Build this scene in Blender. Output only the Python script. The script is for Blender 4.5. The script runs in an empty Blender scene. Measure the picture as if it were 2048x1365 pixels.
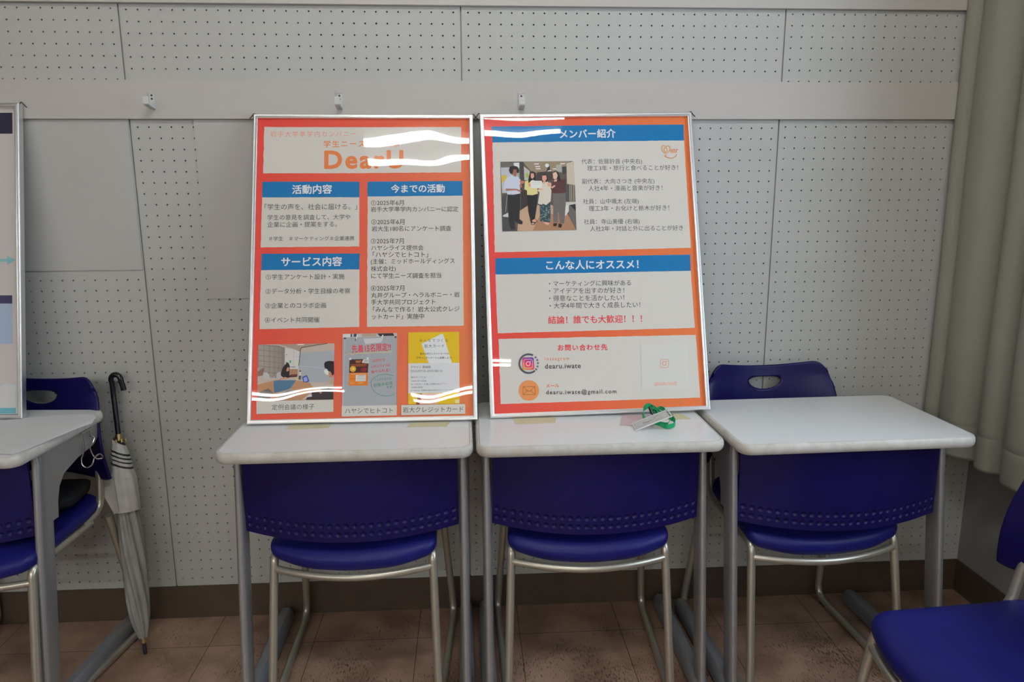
import bpy, bmesh, math, random
from mathutils import Vector, Matrix, Euler, noise
random.seed(7)
R = math.radians
SC = bpy.context.scene
COL = SC.collection

# ------------------------------------------------------------------ camera, world, lights, exposure
cam_d = bpy.data.cameras.new('camera')
cam_d.sensor_width = 36.0
cam_d.lens = 26.22
cam_d.clip_start = 0.05
cam = bpy.data.objects.new('camera', cam_d)
COL.objects.link(cam)
cam.location = (0.9152, -2.1802, 1.3037)
cam.rotation_euler = (1.37279466, 0.00500327, -0.06092812)
SC.camera = cam

SC.view_settings.view_transform = 'Standard'
SC.view_settings.look = 'None'
SC.view_settings.gamma = 1.0
SC.view_settings.use_curve_mapping = False
SC.view_settings.exposure = 0.0
SC.cycles.max_bounces = 8
SC.cycles.transparent_max_bounces = 16
SC.cycles.sample_clamp_indirect = 6.0

LAMP = 56.0          # radiance of the fluorescent tubes
DAY = 28.0          # watts of daylight through the window
world = bpy.data.worlds.new('world')
SC.world = world
world.use_nodes = True
world.node_tree.nodes['Background'].inputs[0].default_value = (0.62, 0.75, 1.0, 1)
world.node_tree.nodes['Background'].inputs[1].default_value = 0.9

day = bpy.data.lights.new('window_daylight', 'AREA')
day.shape = 'RECTANGLE'; day.size = 1.4; day.size_y = 1.2
day.energy = DAY; day.color = (0.70, 0.84, 1.0)
day_o = bpy.data.objects.new('window_daylight', day)
COL.objects.link(day_o)
day_o.location = (2.70, -1.33, 1.65)
day_o.rotation_euler = (0, R(90), 0)

# ------------------------------------------------------------------ colour and material helpers
def lin(c):
    c /= 255.0
    return c / 12.92 if c <= 0.04045 else ((c + 0.055) / 1.055) ** 2.4
def rgb(r, g, b, k=1.0):
    return tuple(min(0.92, lin(v) * k) for v in (r, g, b))

def new_mat(name, color, rough=0.5, metal=0.0, spec=0.5, coat=0.0):
    m = bpy.data.materials.new(name); m.use_nodes = True
    b = m.node_tree.nodes['Principled BSDF']
    b.inputs['Base Color'].default_value = (*color, 1)
    b.inputs['Roughness'].default_value = rough
    b.inputs['Metallic'].default_value = metal
    b.inputs['Specular IOR Level'].default_value = spec
    b.inputs['Coat Weight'].default_value = coat
    return m
def nodes_of(m): return m.node_tree.nodes, m.node_tree.links, m.node_tree.nodes['Principled BSDF']

def mottled(name, c0, c1, scale, rough=0.6, detail=4, lo=0.35, hi=0.65, bump=0.0, bscale=200, stretch=None, **kw):
    """two close tones mixed by noise, with an optional fine bump"""
    m = new_mat(name, c0, rough, **kw); N, L, B = nodes_of(m)
    tc = N.new('ShaderNodeTexCoord'); mp = N.new('ShaderNodeMapping')
    L.new(tc.outputs['Object'], mp.inputs[0])
    if stretch: mp.inputs['Scale'].default_value = stretch
    nz = N.new('ShaderNodeTexNoise'); nz.inputs['Scale'].default_value = scale; nz.inputs['Detail'].default_value = detail
    L.new(mp.outputs[0], nz.inputs['Vector'])
    r = N.new('ShaderNodeValToRGB'); r.color_ramp.elements[0].position = lo; r.color_ramp.elements[1].position = hi
    r.color_ramp.elements[0].color = (*c0, 1); r.color_ramp.elements[1].color = (*c1, 1)
    L.new(nz.outputs['Fac'], r.inputs[0]); L.new(r.outputs[0], B.inputs['Base Color'])
    if bump:
        n2 = N.new('ShaderNodeTexNoise'); n2.inputs['Scale'].default_value = bscale
        L.new(tc.outputs['Object'], n2.inputs['Vector'])
        bp = N.new('ShaderNodeBump'); bp.inputs['Strength'].default_value = bump; bp.inputs['Distance'].default_value = 0.001
        L.new(n2.outputs['Fac'], bp.inputs['Height']); L.new(bp.outputs[0], B.inputs['Normal'])
    return m

# ------------------------------------------------------------------ object helpers
def tag(o, label, cat, group=None, kind=None):
    o['label'] = label; o['category'] = cat
    if group: o['group'] = group
    if kind: o['kind'] = kind
    return o
def thing(name, label, cat, loc=(0, 0, 0), rz=0.0, group=None):
    o = bpy.data.objects.new(name, None); COL.objects.link(o)
    o.empty_display_size = 0.05
    o.location = loc; o.rotation_euler = (0, 0, rz)
    return tag(o, label, cat, group)
def copy_tree(o, parent=None):
    c = o.copy(); COL.objects.link(c); c.parent = parent
    for ch in list(o.children): copy_tree(ch, c)
    return c

class MB:
    """collects shapes and links them as ONE mesh object"""
    def __init__(s): s.v = []; s.f = []; s.m = []
    def add(s, vs, fs, mi=0):
        o = len(s.v); s.v += [tuple(v) for v in vs]; s.f += [tuple(i + o for i in f) for f in fs]; s.m += [mi] * len(fs)
        return s
    def box(s, x0, x1, y0, y1, z0, z1, mi=0):
        vs = [(x0, y0, z0), (x1, y0, z0), (x1, y1, z0), (x0, y1, z0), (x0, y0, z1), (x1, y0, z1), (x1, y1, z1), (x0, y1, z1)]
        return s.add(vs, [(3, 2, 1, 0), (4, 5, 6, 7), (0, 1, 5, 4), (1, 2, 6, 5), (2, 3, 7, 6), (3, 0, 4, 7)], mi)
    def loft(s, loops, mi=0, caps=True, closed=True):
        n = len(loops[0]); vs = [p for lp in loops for p in lp]; fs = []
        for i in range(len(loops) - 1):
            for j in range(n if closed else n - 1):
                k = (j + 1) % n
                fs.append((i * n + j, i * n + k, (i + 1) * n + k, (i + 1) * n + j))
        if caps:
            fs.append(tuple(range(n - 1, -1, -1))); fs.append(tuple((len(loops) - 1) * n + j for j in range(n)))
        return s.add(vs, fs, mi)
    def tube(s, pts, r, n=14, mi=0, ry=None, up=None):
        pts = [Vector(p) for p in pts]; loops = []
        t = (pts[1] - pts[0]).normalized()
        ref = Vector(up) if up else (Vector((0, 0, 1)) if abs(t.z) < 0.9 else Vector((1, 0, 0)))
        a = t.cross(ref).normalized()
        for i, p in enumerate(pts):
            if i == 0: t = pts[1] - pts[0]
            elif i == len(pts) - 1: t = pts[-1] - pts[-2]
            else: t = (pts[i + 1] - p).normalized() + (p - pts[i - 1]).normalized()
            t.normalize(); a = (a - t * a.dot(t)).normalized(); b = t.cross(a)
            rr = r[i] if isinstance(r, (list, tuple)) else r
            r2 = ry if ry else rr
            loops.append([p + a * (math.cos(q) * rr) + b * (math.sin(q) * r2) for q in (2 * math.pi * k / n for k in range(n))])
        return s.loft(loops, mi)
    def build(s, name, mats, parent=None, angle=35, smooth=True):
        me = bpy.data.meshes.new(name); me.from_pydata(s.v, [], s.f)
        for m in (mats if isinstance(mats, (list, tuple)) else [mats]): me.materials.append(m)
        me.polygons.foreach_set('material_index', s.m)
        bm = bmesh.new(); bm.from_mesh(me); bmesh.ops.recalc_face_normals(bm, faces=bm.faces); bm.to_mesh(me); bm.free()
        if smooth:
            me.polygons.foreach_set('use_smooth', [True] * len(me.polygons))
            me.set_sharp_from_angle(angle=R(angle))
        me.update()
        o = bpy.data.objects.new(name, me); COL.objects.link(o)
        if parent: o.parent = parent
        return o

def fillet(pts, rad, seg=6, closed=False):
    """round the corners of a polyline"""
    P = [Vector(p) for p in pts]; n = len(P); out = []
    for i, p in enumerate(P):
        if not closed and i in (0, n - 1): out.append(p); continue
        a = P[i - 1]; b = P[(i + 1) % n]
        u = (a - p); v = (b - p); r = rad[i] if isinstance(rad, (list, tuple)) else rad
        ang = u.angle(v)
        d = min(r / max(math.tan(ang / 2), 1e-4), u.length * 0.48, v.length * 0.48)
        A = p + u.normalized() * d; B = p + v.normalized() * d
        for k in range(seg + 1):
            t = k / seg
            out.append(A * (1 - t) ** 2 + p * 2 * t * (1 - t) + B * t * t)
    return out
def rrect(x0, x1, y0, y1, r, inset=0.0, seg=8):
    x0 += inset; x1 -= inset; y0 += inset; y1 -= inset; r = max(r - inset, 0.001); out = []
    for cx, cy, a0 in ((x1 - r, y0 + r, -90), (x1 - r, y1 - r, 0), (x0 + r, y1 - r, 90), (x0 + r, y0 + r, 180)):
        for k in range(seg + 1):
            a = R(a0 + 90 * k / seg); out.append((cx + r * math.cos(a), cy + r * math.sin(a)))
    return out
def catmull(pts, per=8):
    P = [Vector(p) for p in pts]; out = []
    for i in range(len(P) - 1):
        p0 = P[max(i - 1, 0)]; p1 = P[i]; p2 = P[i + 1]; p3 = P[min(i + 2, len(P) - 1)]
        for k in range(per):
            t = k / per
            out.append(0.5 * ((2 * p1) + (p2 - p0) * t + (2 * p0 - 5 * p1 + 4 * p2 - p3) * t * t + (3 * p1 - p0 - 3 * p2 + p3) * t ** 3))
    out.append(P[-1]); return out

# ------------------------------------------------------------------ materials
M = {}
M['wall'] = mottled('painted_board', (0.475, 0.48, 0.455), (0.50, 0.505, 0.478), 3.0, 0.62, 6, bump=0.08, bscale=60)
M['plain'] = mottled('painted_plain_board', (0.48, 0.482, 0.457), (0.50, 0.50, 0.475), 2.0, 0.6, 5)
M['cavity'] = new_mat('wall_cavity', (0.05, 0.048, 0.045), 0.9)
M['joint'] = new_mat('joint_strip', (0.42, 0.41, 0.39), 0.8)
M['rail'] = mottled('rail_wood_paint', (0.54, 0.495, 0.455), (0.51, 0.49, 0.455), 2.2, 0.45, 3, stretch=(0.35, 1, 2.5))
M['base'] = mottled('brown_vinyl_skirting', (0.070, 0.048, 0.032), (0.085, 0.060, 0.040), 8, 0.5)
M['plaster'] = mottled('grey_plaster', (0.50, 0.50, 0.48), (0.54, 0.535, 0.52), 4, 0.75)
M['plaster_shaded'] = mottled('grey_plaster_shaded', (0.25, 0.245, 0.235), (0.28, 0.275, 0.265), 4, 0.8)  # shadow on the right wall is put into this darker plaster colour
M['ceiling'] = mottled('ceiling_board', (0.60, 0.60, 0.58), (0.56, 0.56, 0.55), 30, 0.85)
M['laminate'] = mottled('white_laminate', (0.79, 0.79, 0.78), (0.80, 0.80, 0.79), 5, 0.28)
M['alu'] = new_mat('satin_aluminium', (0.80, 0.81, 0.81), 0.36, 1.0)
M['leg'] = mottled('silver_grey_paint', (0.44, 0.445, 0.455), (0.46, 0.465, 0.475), 60, 0.36, metal=0.75)
M['foot'] = mottled('dark_silver_paint', (0.25, 0.26, 0.28), (0.27, 0.275, 0.29), 60, 0.42, metal=0.35)
M['champagne'] = mottled('champagne_tube', (0.50, 0.47, 0.39), (0.53, 0.50, 0.42), 40, 0.33, metal=0.7)
M['blue'] = mottled('blue_plastic', (0.0065, 0.004, 0.072), (0.008, 0.005, 0.080), 25, 0.36, spec=0.28, bump=0.12, bscale=900)
M['blue_seat'] = mottled('blue_grained_plastic', (0.008, 0.008, 0.125), (0.011, 0.012, 0.16), 6, 0.42, spec=0.28, bump=0.25, bscale=700)
M['rubber'] = new_mat('black_rubber', (0.02, 0.02, 0.022), 0.6)
M['black'] = new_mat('black_lacquer', (0.008, 0.009, 0.012), 0.16)
M['gold'] = new_mat('brass', (0.70, 0.52, 0.24), 0.3, 1.0)
M['steel'] = new_mat('bright_steel', (0.62, 0.61, 0.58), 0.25, 1.0)
M['hookpaint'] = mottled('grey_painted_steel', (0.58, 0.59, 0.57), (0.62, 0.62, 0.60), 90, 0.4)
M['holedark'] = new_mat('dark_screw_recess', (0.03, 0.03, 0.03), 0.7)
M['paper'] = mottled('white_paper', (0.70, 0.70, 0.70), (0.72, 0.72, 0.715), 12, 0.8)
M['pink'] = mottled('pink_card', (0.62, 0.46, 0.47), (0.64, 0.48, 0.49), 12, 0.6)
M['green'] = mottled('green_ribbon', (0.006, 0.36, 0.13), (0.010, 0.42, 0.16), 300, 0.5)
M['tape'] = mottled('masking_tape', (0.66, 0.58, 0.36), (0.70, 0.62, 0.40), 120, 0.6)
M['bag'] = mottled('black_mesh_fabric', (0.006, 0.006, 0.007), (0.014, 0.013, 0.014), 220, 0.8, bump=0.6, bscale=500)
M['curtain'] = mottled('olive_grey_curtain', (0.285, 0.285, 0.235), (0.315, 0.315, 0.26), 350, 0.9, bump=0.25, bscale=900)
M['umb_grey'] = mottled('grey_umbrella_cloth', (0.27, 0.27, 0.255), (0.34, 0.335, 0.315), 14, 0.42, stretch=(3, 3, 0.6))
M['umb_white'] = mottled('off_white_umbrella_cloth', (0.58, 0.57, 0.53), (0.50, 0.50, 0.46), 22, 0.55)
M['inkblue'] = new_mat('light_blue_ink', (0.03, 0.30, 0.75), 0.6)

def floor_material():
    m = new_mat('brown_vinyl_tile', (0.2, 0.14, 0.1), 0.42); N, L, B = nodes_of(m)
    tc = N.new('ShaderNodeTexCoord'); mp = N.new('ShaderNodeMapping')
    mp.inputs['Location'].default_value = (-0.4455 + 3.05, 0.162 + 3.05, 0)
    L.new(tc.outputs['Object'], mp.inputs[0])
    br = N.new('ShaderNodeTexBrick'); br.offset = 0.0; br.squash = 1.0
    br.inputs['Scale'].default_value = 1.0; br.inputs['Brick Width'].default_value = 0.305; br.inputs['Row Height'].default_value = 0.305
    br.inputs['Mortar Size'].default_value = 0.0012; br.inputs['Mortar Smooth'].default_value = 0.3; br.inputs['Bias'].default_value = 0.0
    br.inputs['Color1'].default_value = (0.375, 0.240, 0.165, 1); br.inputs['Color2'].default_value = (0.410, 0.268, 0.190, 1)
    br.inputs['Mortar'].default_value = (0.06, 0.04, 0.03, 1)
    L.new(mp.outputs[0], br.inputs['Vector'])
    # cloudy stains
    n1 = N.new('ShaderNodeTexNoise'); n1.inputs['Scale'].default_value = 7; n1.inputs['Detail'].default_value = 6
    L.new(tc.outputs['Object'], n1.inputs['Vector'])
    r1 = N.new('ShaderNodeValToRGB'); r1.color_ramp.elements[0].position = 0.36; r1.color_ramp.elements[1].position = 0.6
    r1.color_ramp.elements[0].color = (0.62, 0.58, 0.55, 1); r1.color_ramp.elements[1].color = (1.05, 1.05, 1.05, 1)
    L.new(n1.outputs['Fac'], r1.inputs[0])
    mx = N.new('ShaderNodeMix'); mx.data_type = 'RGBA'; mx.blend_type = 'MULTIPLY'; mx.inputs[0].default_value = 1.0
    L.new(br.outputs['Color'], mx.inputs[6]); L.new(r1.outputs[0], mx.inputs[7])
    # dark dragged scuffs, denser away from the wall
    mp2 = N.new('ShaderNodeMapping'); mp2.inputs['Scale'].default_value = (230, 62, 1); mp2.inputs['Rotation'].default_value = (0, 0, R(24))
    L.new(tc.outputs['Object'], mp2.inputs[0])
    n2 = N.new('ShaderNodeTexNoise'); n2.inputs['Scale'].default_value = 1.0; n2.inputs['Detail'].default_value = 5; n2.inputs['Roughness'].default_value = 0.65
    L.new(mp2.outputs[0], n2.inputs['Vector'])
    n3 = N.new('ShaderNodeTexNoise'); n3.inputs['Scale'].default_value = 4.5; n3.inputs['Detail'].default_value = 3
    L.new(tc.outputs['Object'], n3.inputs['Vector'])
    sep = N.new('ShaderNodeSeparateXYZ'); L.new(tc.outputs['Object'], sep.inputs[0])
    mr = N.new('ShaderNodeMapRange'); mr.inputs[1].default_value = -0.12; mr.inputs[2].default_value = -0.42; mr.inputs[3].default_value = 0.0; mr.inputs[4].default_value = 0.085
    L.new(sep.outputs['Y'], mr.inputs[0])
    a1 = N.new('ShaderNodeMath'); a1.operation = 'MULTIPLY_ADD'; a1.inputs[1].default_value = 0.38; L.new(n3.outputs['Fac'], a1.inputs[0]); L.new(n2.outputs['Fac'], a1.inputs[2])
    a2 = N.new('ShaderNodeMath'); a2.operation = 'ADD'; L.new(a1.outputs[0], a2.inputs[0]); L.new(mr.outputs[0], a2.inputs[1])
    r2 = N.new('ShaderNodeValToRGB'); r2.color_ramp.elements[0].position = 0.815; r2.color_ramp.elements[1].position = 0.875
    r2.color_ramp.elements[0].color = (0, 0, 0, 1); r2.color_ramp.elements[1].color = (0.8, 0.8, 0.8, 1)
    L.new(a2.outputs[0], r2.inputs[0])
    mx2 = N.new('ShaderNodeMix'); mx2.data_type = 'RGBA'; mx2.inputs[7].default_value = (0.035, 0.024, 0.018, 1)
    L.new(r2.outputs[0], mx2.inputs[0]); L.new(mx.outputs[2], mx2.inputs[6]); L.new(mx2.outputs[2], B.inputs['Base Color'])
    return m
M['floor'] = floor_material()

def edge_material():
    m = new_mat('cream_edge_band', (0.62, 0.60, 0.54), 0.45); N, L, B = nodes_of(m)
    tc = N.new('ShaderNodeTexCoord')
    n = N.new('ShaderNodeTexNoise'); n.inputs['Scale'].default_value = 26; n.inputs['Detail'].default_value = 6; n.inputs['Roughness'].default_value = 0.7
    oi = N.new('ShaderNodeObjectInfo'); va = N.new('ShaderNodeVectorMath'); va.operation = 'ADD'
    cx = N.new('ShaderNodeCombineXYZ'); mm = N.new('ShaderNodeMath'); mm.operation = 'MULTIPLY'; mm.inputs[1].default_value = 17.0
    L.new(oi.outputs['Random'], mm.inputs[0]); L.new(mm.outputs[0], cx.inputs[0]); L.new(cx.outputs[0], va.inputs[1])
    L.new(tc.outputs['Object'], va.inputs[0]); L.new(va.outputs[0], n.inputs['Vector'])
    r = N.new('ShaderNodeValToRGB'); e = r.color_ramp.elements
    e[0].position = 0.26; e[0].color = (0.20, 0.18, 0.15, 1); e[1].position = 0.62; e[1].color = (0.66, 0.64, 0.59, 1)
    k = e.new(0.33); k.color = (0.54, 0.51, 0.45, 1)
    L.new(n.outputs['Fac'], r.inputs[0]); L.new(r.outputs[0], B.inputs['Base Color'])
    return m
M['edge'] = edge_material()

def print_material():
    m = new_mat('printed_ink', (0.5, 0.5, 0.5), 0.55, spec=0.3); N, L, B = nodes_of(m)
    a = N.new('ShaderNodeVertexColor'); a.layer_name = 'ink'
    L.new(a.outputs['Color'], B.inputs['Base Color']); return m
M['print'] = print_material()

def film_material(name, ior=1.6, rough=0.012):
    m = bpy.data.materials.new(name); m.use_nodes = True
    N, L = m.node_tree.nodes, m.node_tree.links; N.remove(N['Principled BSDF'])
    tr = N.new('ShaderNodeBsdfTransparent'); tr.inputs[0].default_value = (0.97, 0.97, 0.97, 1)
    gl = N.new('ShaderNodeBsdfGlossy'); gl.inputs['Roughness'].default_value = rough
    fr = N.new('ShaderNodeFresnel')          # the same reflectance on both faces of a thin sheet
    ge = N.new('ShaderNodeNewGeometry'); ma = N.new('ShaderNodeMapRange')
    ma.inputs[3].default_value = ior; ma.inputs[4].default_value = 1.0 / ior
    L.new(ge.outputs['Backfacing'], ma.inputs[0]); L.new(ma.outputs[0], fr.inputs[0])
    mx = N.new('ShaderNodeMixShader'); L.new(fr.outputs[0], mx.inputs[0]); L.new(tr.outputs[0], mx.inputs[1]); L.new(gl.outputs[0], mx.inputs[2])
    L.new(mx.outputs[0], N['Material Output'].inputs[0]); return m
M['film'] = film_material('clear_cover_film', 1.45)
M['clear'] = film_material('clear_vinyl', 1.5, 0.06)
M['vinyl_edge'] = new_mat('welded_vinyl_edge', (0.74, 0.75, 0.74), 0.25)

def emit_material(name, col, s):
    m = bpy.data.materials.new(name); m.use_nodes = True
    N, L = m.node_tree.nodes, m.node_tree.links; N.remove(N['Principled BSDF'])
    e = N.new('ShaderNodeEmission'); e.inputs[0].default_value = (*col, 1); e.inputs[1].default_value = s
    L.new(e.outputs[0], N['Material Output'].inputs[0]); return m
M['tube'] = emit_material('lit_fluorescent_tube', (1.0, 0.985, 0.94), LAMP)
M['fixture'] = new_mat('white_enamel', (0.8, 0.8, 0.78), 0.35)
M['glass'] = film_material('window_glass', 1.45, 0.0)

# ------------------------------------------------------------------ the room
CEIL = 3.02; XL, XR, YB = -4.6, 2.515, -10.4
def struct(o):
    o['kind'] = 'structure'; return o
struct(MB().box(XL, XR, YB, 0.03, -0.10, 0.0).build('floor', M['floor'], smooth=False))
struct(MB().box(XL, XR, YB, 0.03, CEIL, CEIL + 0.1).build('ceiling', M['ceiling'], smooth=False))
struct(MB().box(XL - 0.1, XL, YB, 0.03, -0.1, CEIL + 0.1).build('wall_left', M['plaster'], smooth=False))
struct(MB().box(XL - 0.1, XR + 0.1, YB - 0.1, YB, -0.1, CEIL + 0.1).build('wall_front', M['plaster'], smooth=False))
WY0, WY1, WZ0, WZ1 = -2.0, -0.66, 0.9, 2.4
w = MB(); x0, x1 = XR, XR + 0.12
w.box(x0, x1, YB, WY0, -0.1, CEIL + 0.1).box(x0, x1, WY1, 0.03, -0.1, CEIL + 0.1).box(x0, x1, WY0, WY1, -0.1, WZ0).box(x0, x1, WY0, WY1, WZ1, CEIL + 0.1)
struct(w.build('wall_right', M['plaster_shaded'], smooth=False))
fr = MB()
for a, b, c, d in ((WY0, WY1, WZ0, WZ0 + 0.05), (WY0, WY1, WZ1 - 0.05, WZ1), (WY0, WY0 + 0.05, WZ0, WZ1), (WY1 - 0.05, WY1, WZ0, WZ1), (-1.35, -1.31, WZ0, WZ1)):
    fr.box(XR + 0.03, XR + 0.09, a, b, c, d)
win = struct(fr.build('window_1', M['alu'], smooth=False))
MB().add([(XR + 0.06, WY0 + 0.02, WZ0 + 0.02), (XR + 0.06, WY1 - 0.02, WZ0 + 0.02), (XR + 0.06, WY1 - 0.02, WZ1 - 0.02), (XR + 0.06, WY0 + 0.02, WZ1 - 0.02)], [(0, 1, 2, 3)]).build('pane', M['glass'], win, smooth=False)

wb = struct(MB().box(XL, XR + 0.12, 0.03, 0.13, -0.1, CEIL + 0.1).build('wall_back', M['cavity'], smooth=False))
def pegboard(x0, x1, z0, z1, xs, zs, hole=0.0025, name='pegboard_panel'):
    """board with real drilled holes: one cell per hole, the hole walled 6 mm deep"""
    mb = MB(); T = 0.006; n = 8
    xe = [x0] + [(a + b) / 2 for a, b in zip(xs, xs[1:])] + [x1]
    ze = [z0] + [(a + b) / 2 for a, b in zip(zs, zs[1:])] + [z1]
    for i, cx in enumerate(xs):
        for j, cz in enumerate(zs):
            X0, X1, Z0, Z1 = xe[i], xe[i + 1], ze[j], ze[j + 1]
            hh = hole * random.choice((1, 1, 1, 1, 1, 0.94, 0.88))
            if cz + hole > Z1 or cz - hole < Z0: continue
            outer = [(X1, cz), (X1, Z1), (cx, Z1), (X0, Z1), (X0, cz), (X0, Z0), (cx, Z0), (X1, Z0)]
            inner = [(cx + hh * math.cos(2 * math.pi * k / n), cz + hh * math.sin(2 * math.pi * k / n)) for k in range(n)]
            vs = [(p[0], 0, p[1]) for p in outer] + [(p[0], 0, p[1]) for p in inner] + [(p[0], T, p[1]) for p in inner]
            fs = [(k, (k + 1) % n, n + (k + 1) % n, n + k) for k in range(n)] + [(n + k, n + (k + 1) % n, 2 * n + (k + 1) % n, 2 * n + k) for k in range(n)]
            mb.add(vs, fs)
    # board edges
    for a, b, c, d in ((x0, z0, x0, z1), (x1, z0, x1, z1)):
        mb.add([(a, 0, b), (c, 0, d), (c, T, d), (a, T, b)], [(0, 1, 2, 3)])
    me_o = mb.build(name, M['wall'], wb, smooth=False)
    return me_o
SEAM = [-1.82, -0.91, 0.0, 0.91, 1.82]
for i, s in enumerate(SEAM):
    x0 = s + 0.002; x1 = (s + 0.908) if s < 1.8 else XR
    xs = [s + 0.02 + 0.03 * k for k in range(30) if s + 0.02 + 0.03 * k < x1 - 0.008]
    dz = {0.91: -0.003, 1.82: 0.0006}.get(s, 0.0)
    zs = [1.482 + dz - 0.03 * k for k in range(46)][::-1]
    pegboard(x0, x1, 0.105, 1.51, xs, zs)
    zs = [1.7845 + {1.82: 0.003, -0.91: 0.0025}.get(s, 0.0) - 0.03 * k for k in range(7)][::-1]
    pegboard(x0, x1, 1.598, 1.81, xs, zs)
    struct(MB().box(s - 0.012, s + 0.012, 0.0065, 0.012, 0.1, 1.81).build('joint_strip', M['joint'], wb, smooth=False))
# unpunched boards fixed over the pegboard
def overlay(pts, t=0.004):
    mb = MB(); mb.loft([[(x, -t, z) for x, z in pts], [(x, 0, z) for x, z in pts]])
    return mb.build('plain_panel', M['plain'], wb, smooth=False)
overlay([(-0.9, 1.0905), (-0.004, 1.0905), (-0.004, 1.5035), (-0.9, 1.5035)])
overlay([(0.172, 1.0047), (0.935, 1.0047), (0.935, 1.5035), (0.172, 1.5035)], 0.003)
overlay([(0.936, 1.224), (1.03, 1.224), (1.03, 1.5035), (0.936, 1.5035)], 0.003)
struct(MB().box(XL, XR, -0.014, 0.03, 1.503, 1.6045).build('trim_1', M['rail'], smooth=False))
struct(MB().box(XL, XR, -0.014, 0.03, 1.8, 1.90).build('trim_2', M['rail'], smooth=False))
struct(MB().box(XL, XR, 0.0, 0.03, 1.90, CEIL).build('trim_3', M['plain'], smooth=False))
struct(MB().box(XL, XR, -0.004, 0.03, 0, 0.107).build('baseboard_back', M['base'], smooth=False))
struct(MB().box(XR - 0.005, XR + 0.001, YB, -0.004, 0, 0.107).build('baseboard_right', M['base'], smooth=False))

# ceiling lights: 1.2 m twin-tube fittings, plus an added rear row as fill
def ceiling_light(x, y, first=[None]):
    if first[0] is None:
        t = thing('ceiling_light', 'twin tube fluorescent fitting on the ceiling of the room', 'ceiling light', (x, y, CEIL), 0, 'fluorescent ceiling lights')
        MB().loft([[(e * 0.62, -0.05, -0.001), (e * 0.62, 0.05, -0.001), (e * 0.62, 0.06, -0.04), (e * 0.62, 0.125, -0.048), (e * 0.62, 0.125, -0.052), (e * 0.62, 0.03, -0.056), (e * 0.62, -0.03, -0.056), (e * 0.62, -0.125, -0.052), (e * 0.62, -0.125, -0.048), (e * 0.62, -0.06, -0.04)] for e in (-1, 1)]).build('housing', M['fixture'], t, smooth=False)
        for s in (-1, 1):
            MB().tube([(-0.595, s * 0.075, -0.076), (0.595, s * 0.075, -0.076)], 0.016, 12).build('fluorescent_tube', M['tube'], t)
            for e in (-1, 1):
                MB().box(e * 0.605 - 0.012, e * 0.605 + 0.012, s * 0.075 - 0.016, s * 0.075 + 0.016, -0.095, -0.02).build('lamp_holder', M['fixture'], t, smooth=False)
        first[0] = t; return t
    c = copy_tree(first[0]); c.location = (x, y, CEIL); return c
for x, y in ((0.95, -1.86), (0.95, -5.65), (-0.88, -5.65), (-2.75, -5.65), (1.5, -8.2), (-0.3, -8.2), (-2.1, -8.2), (-3.9, -8.2)):  # rearmost row is unseen, added to brighten the lower part of the wall
    ceiling_light(x, y)

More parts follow.
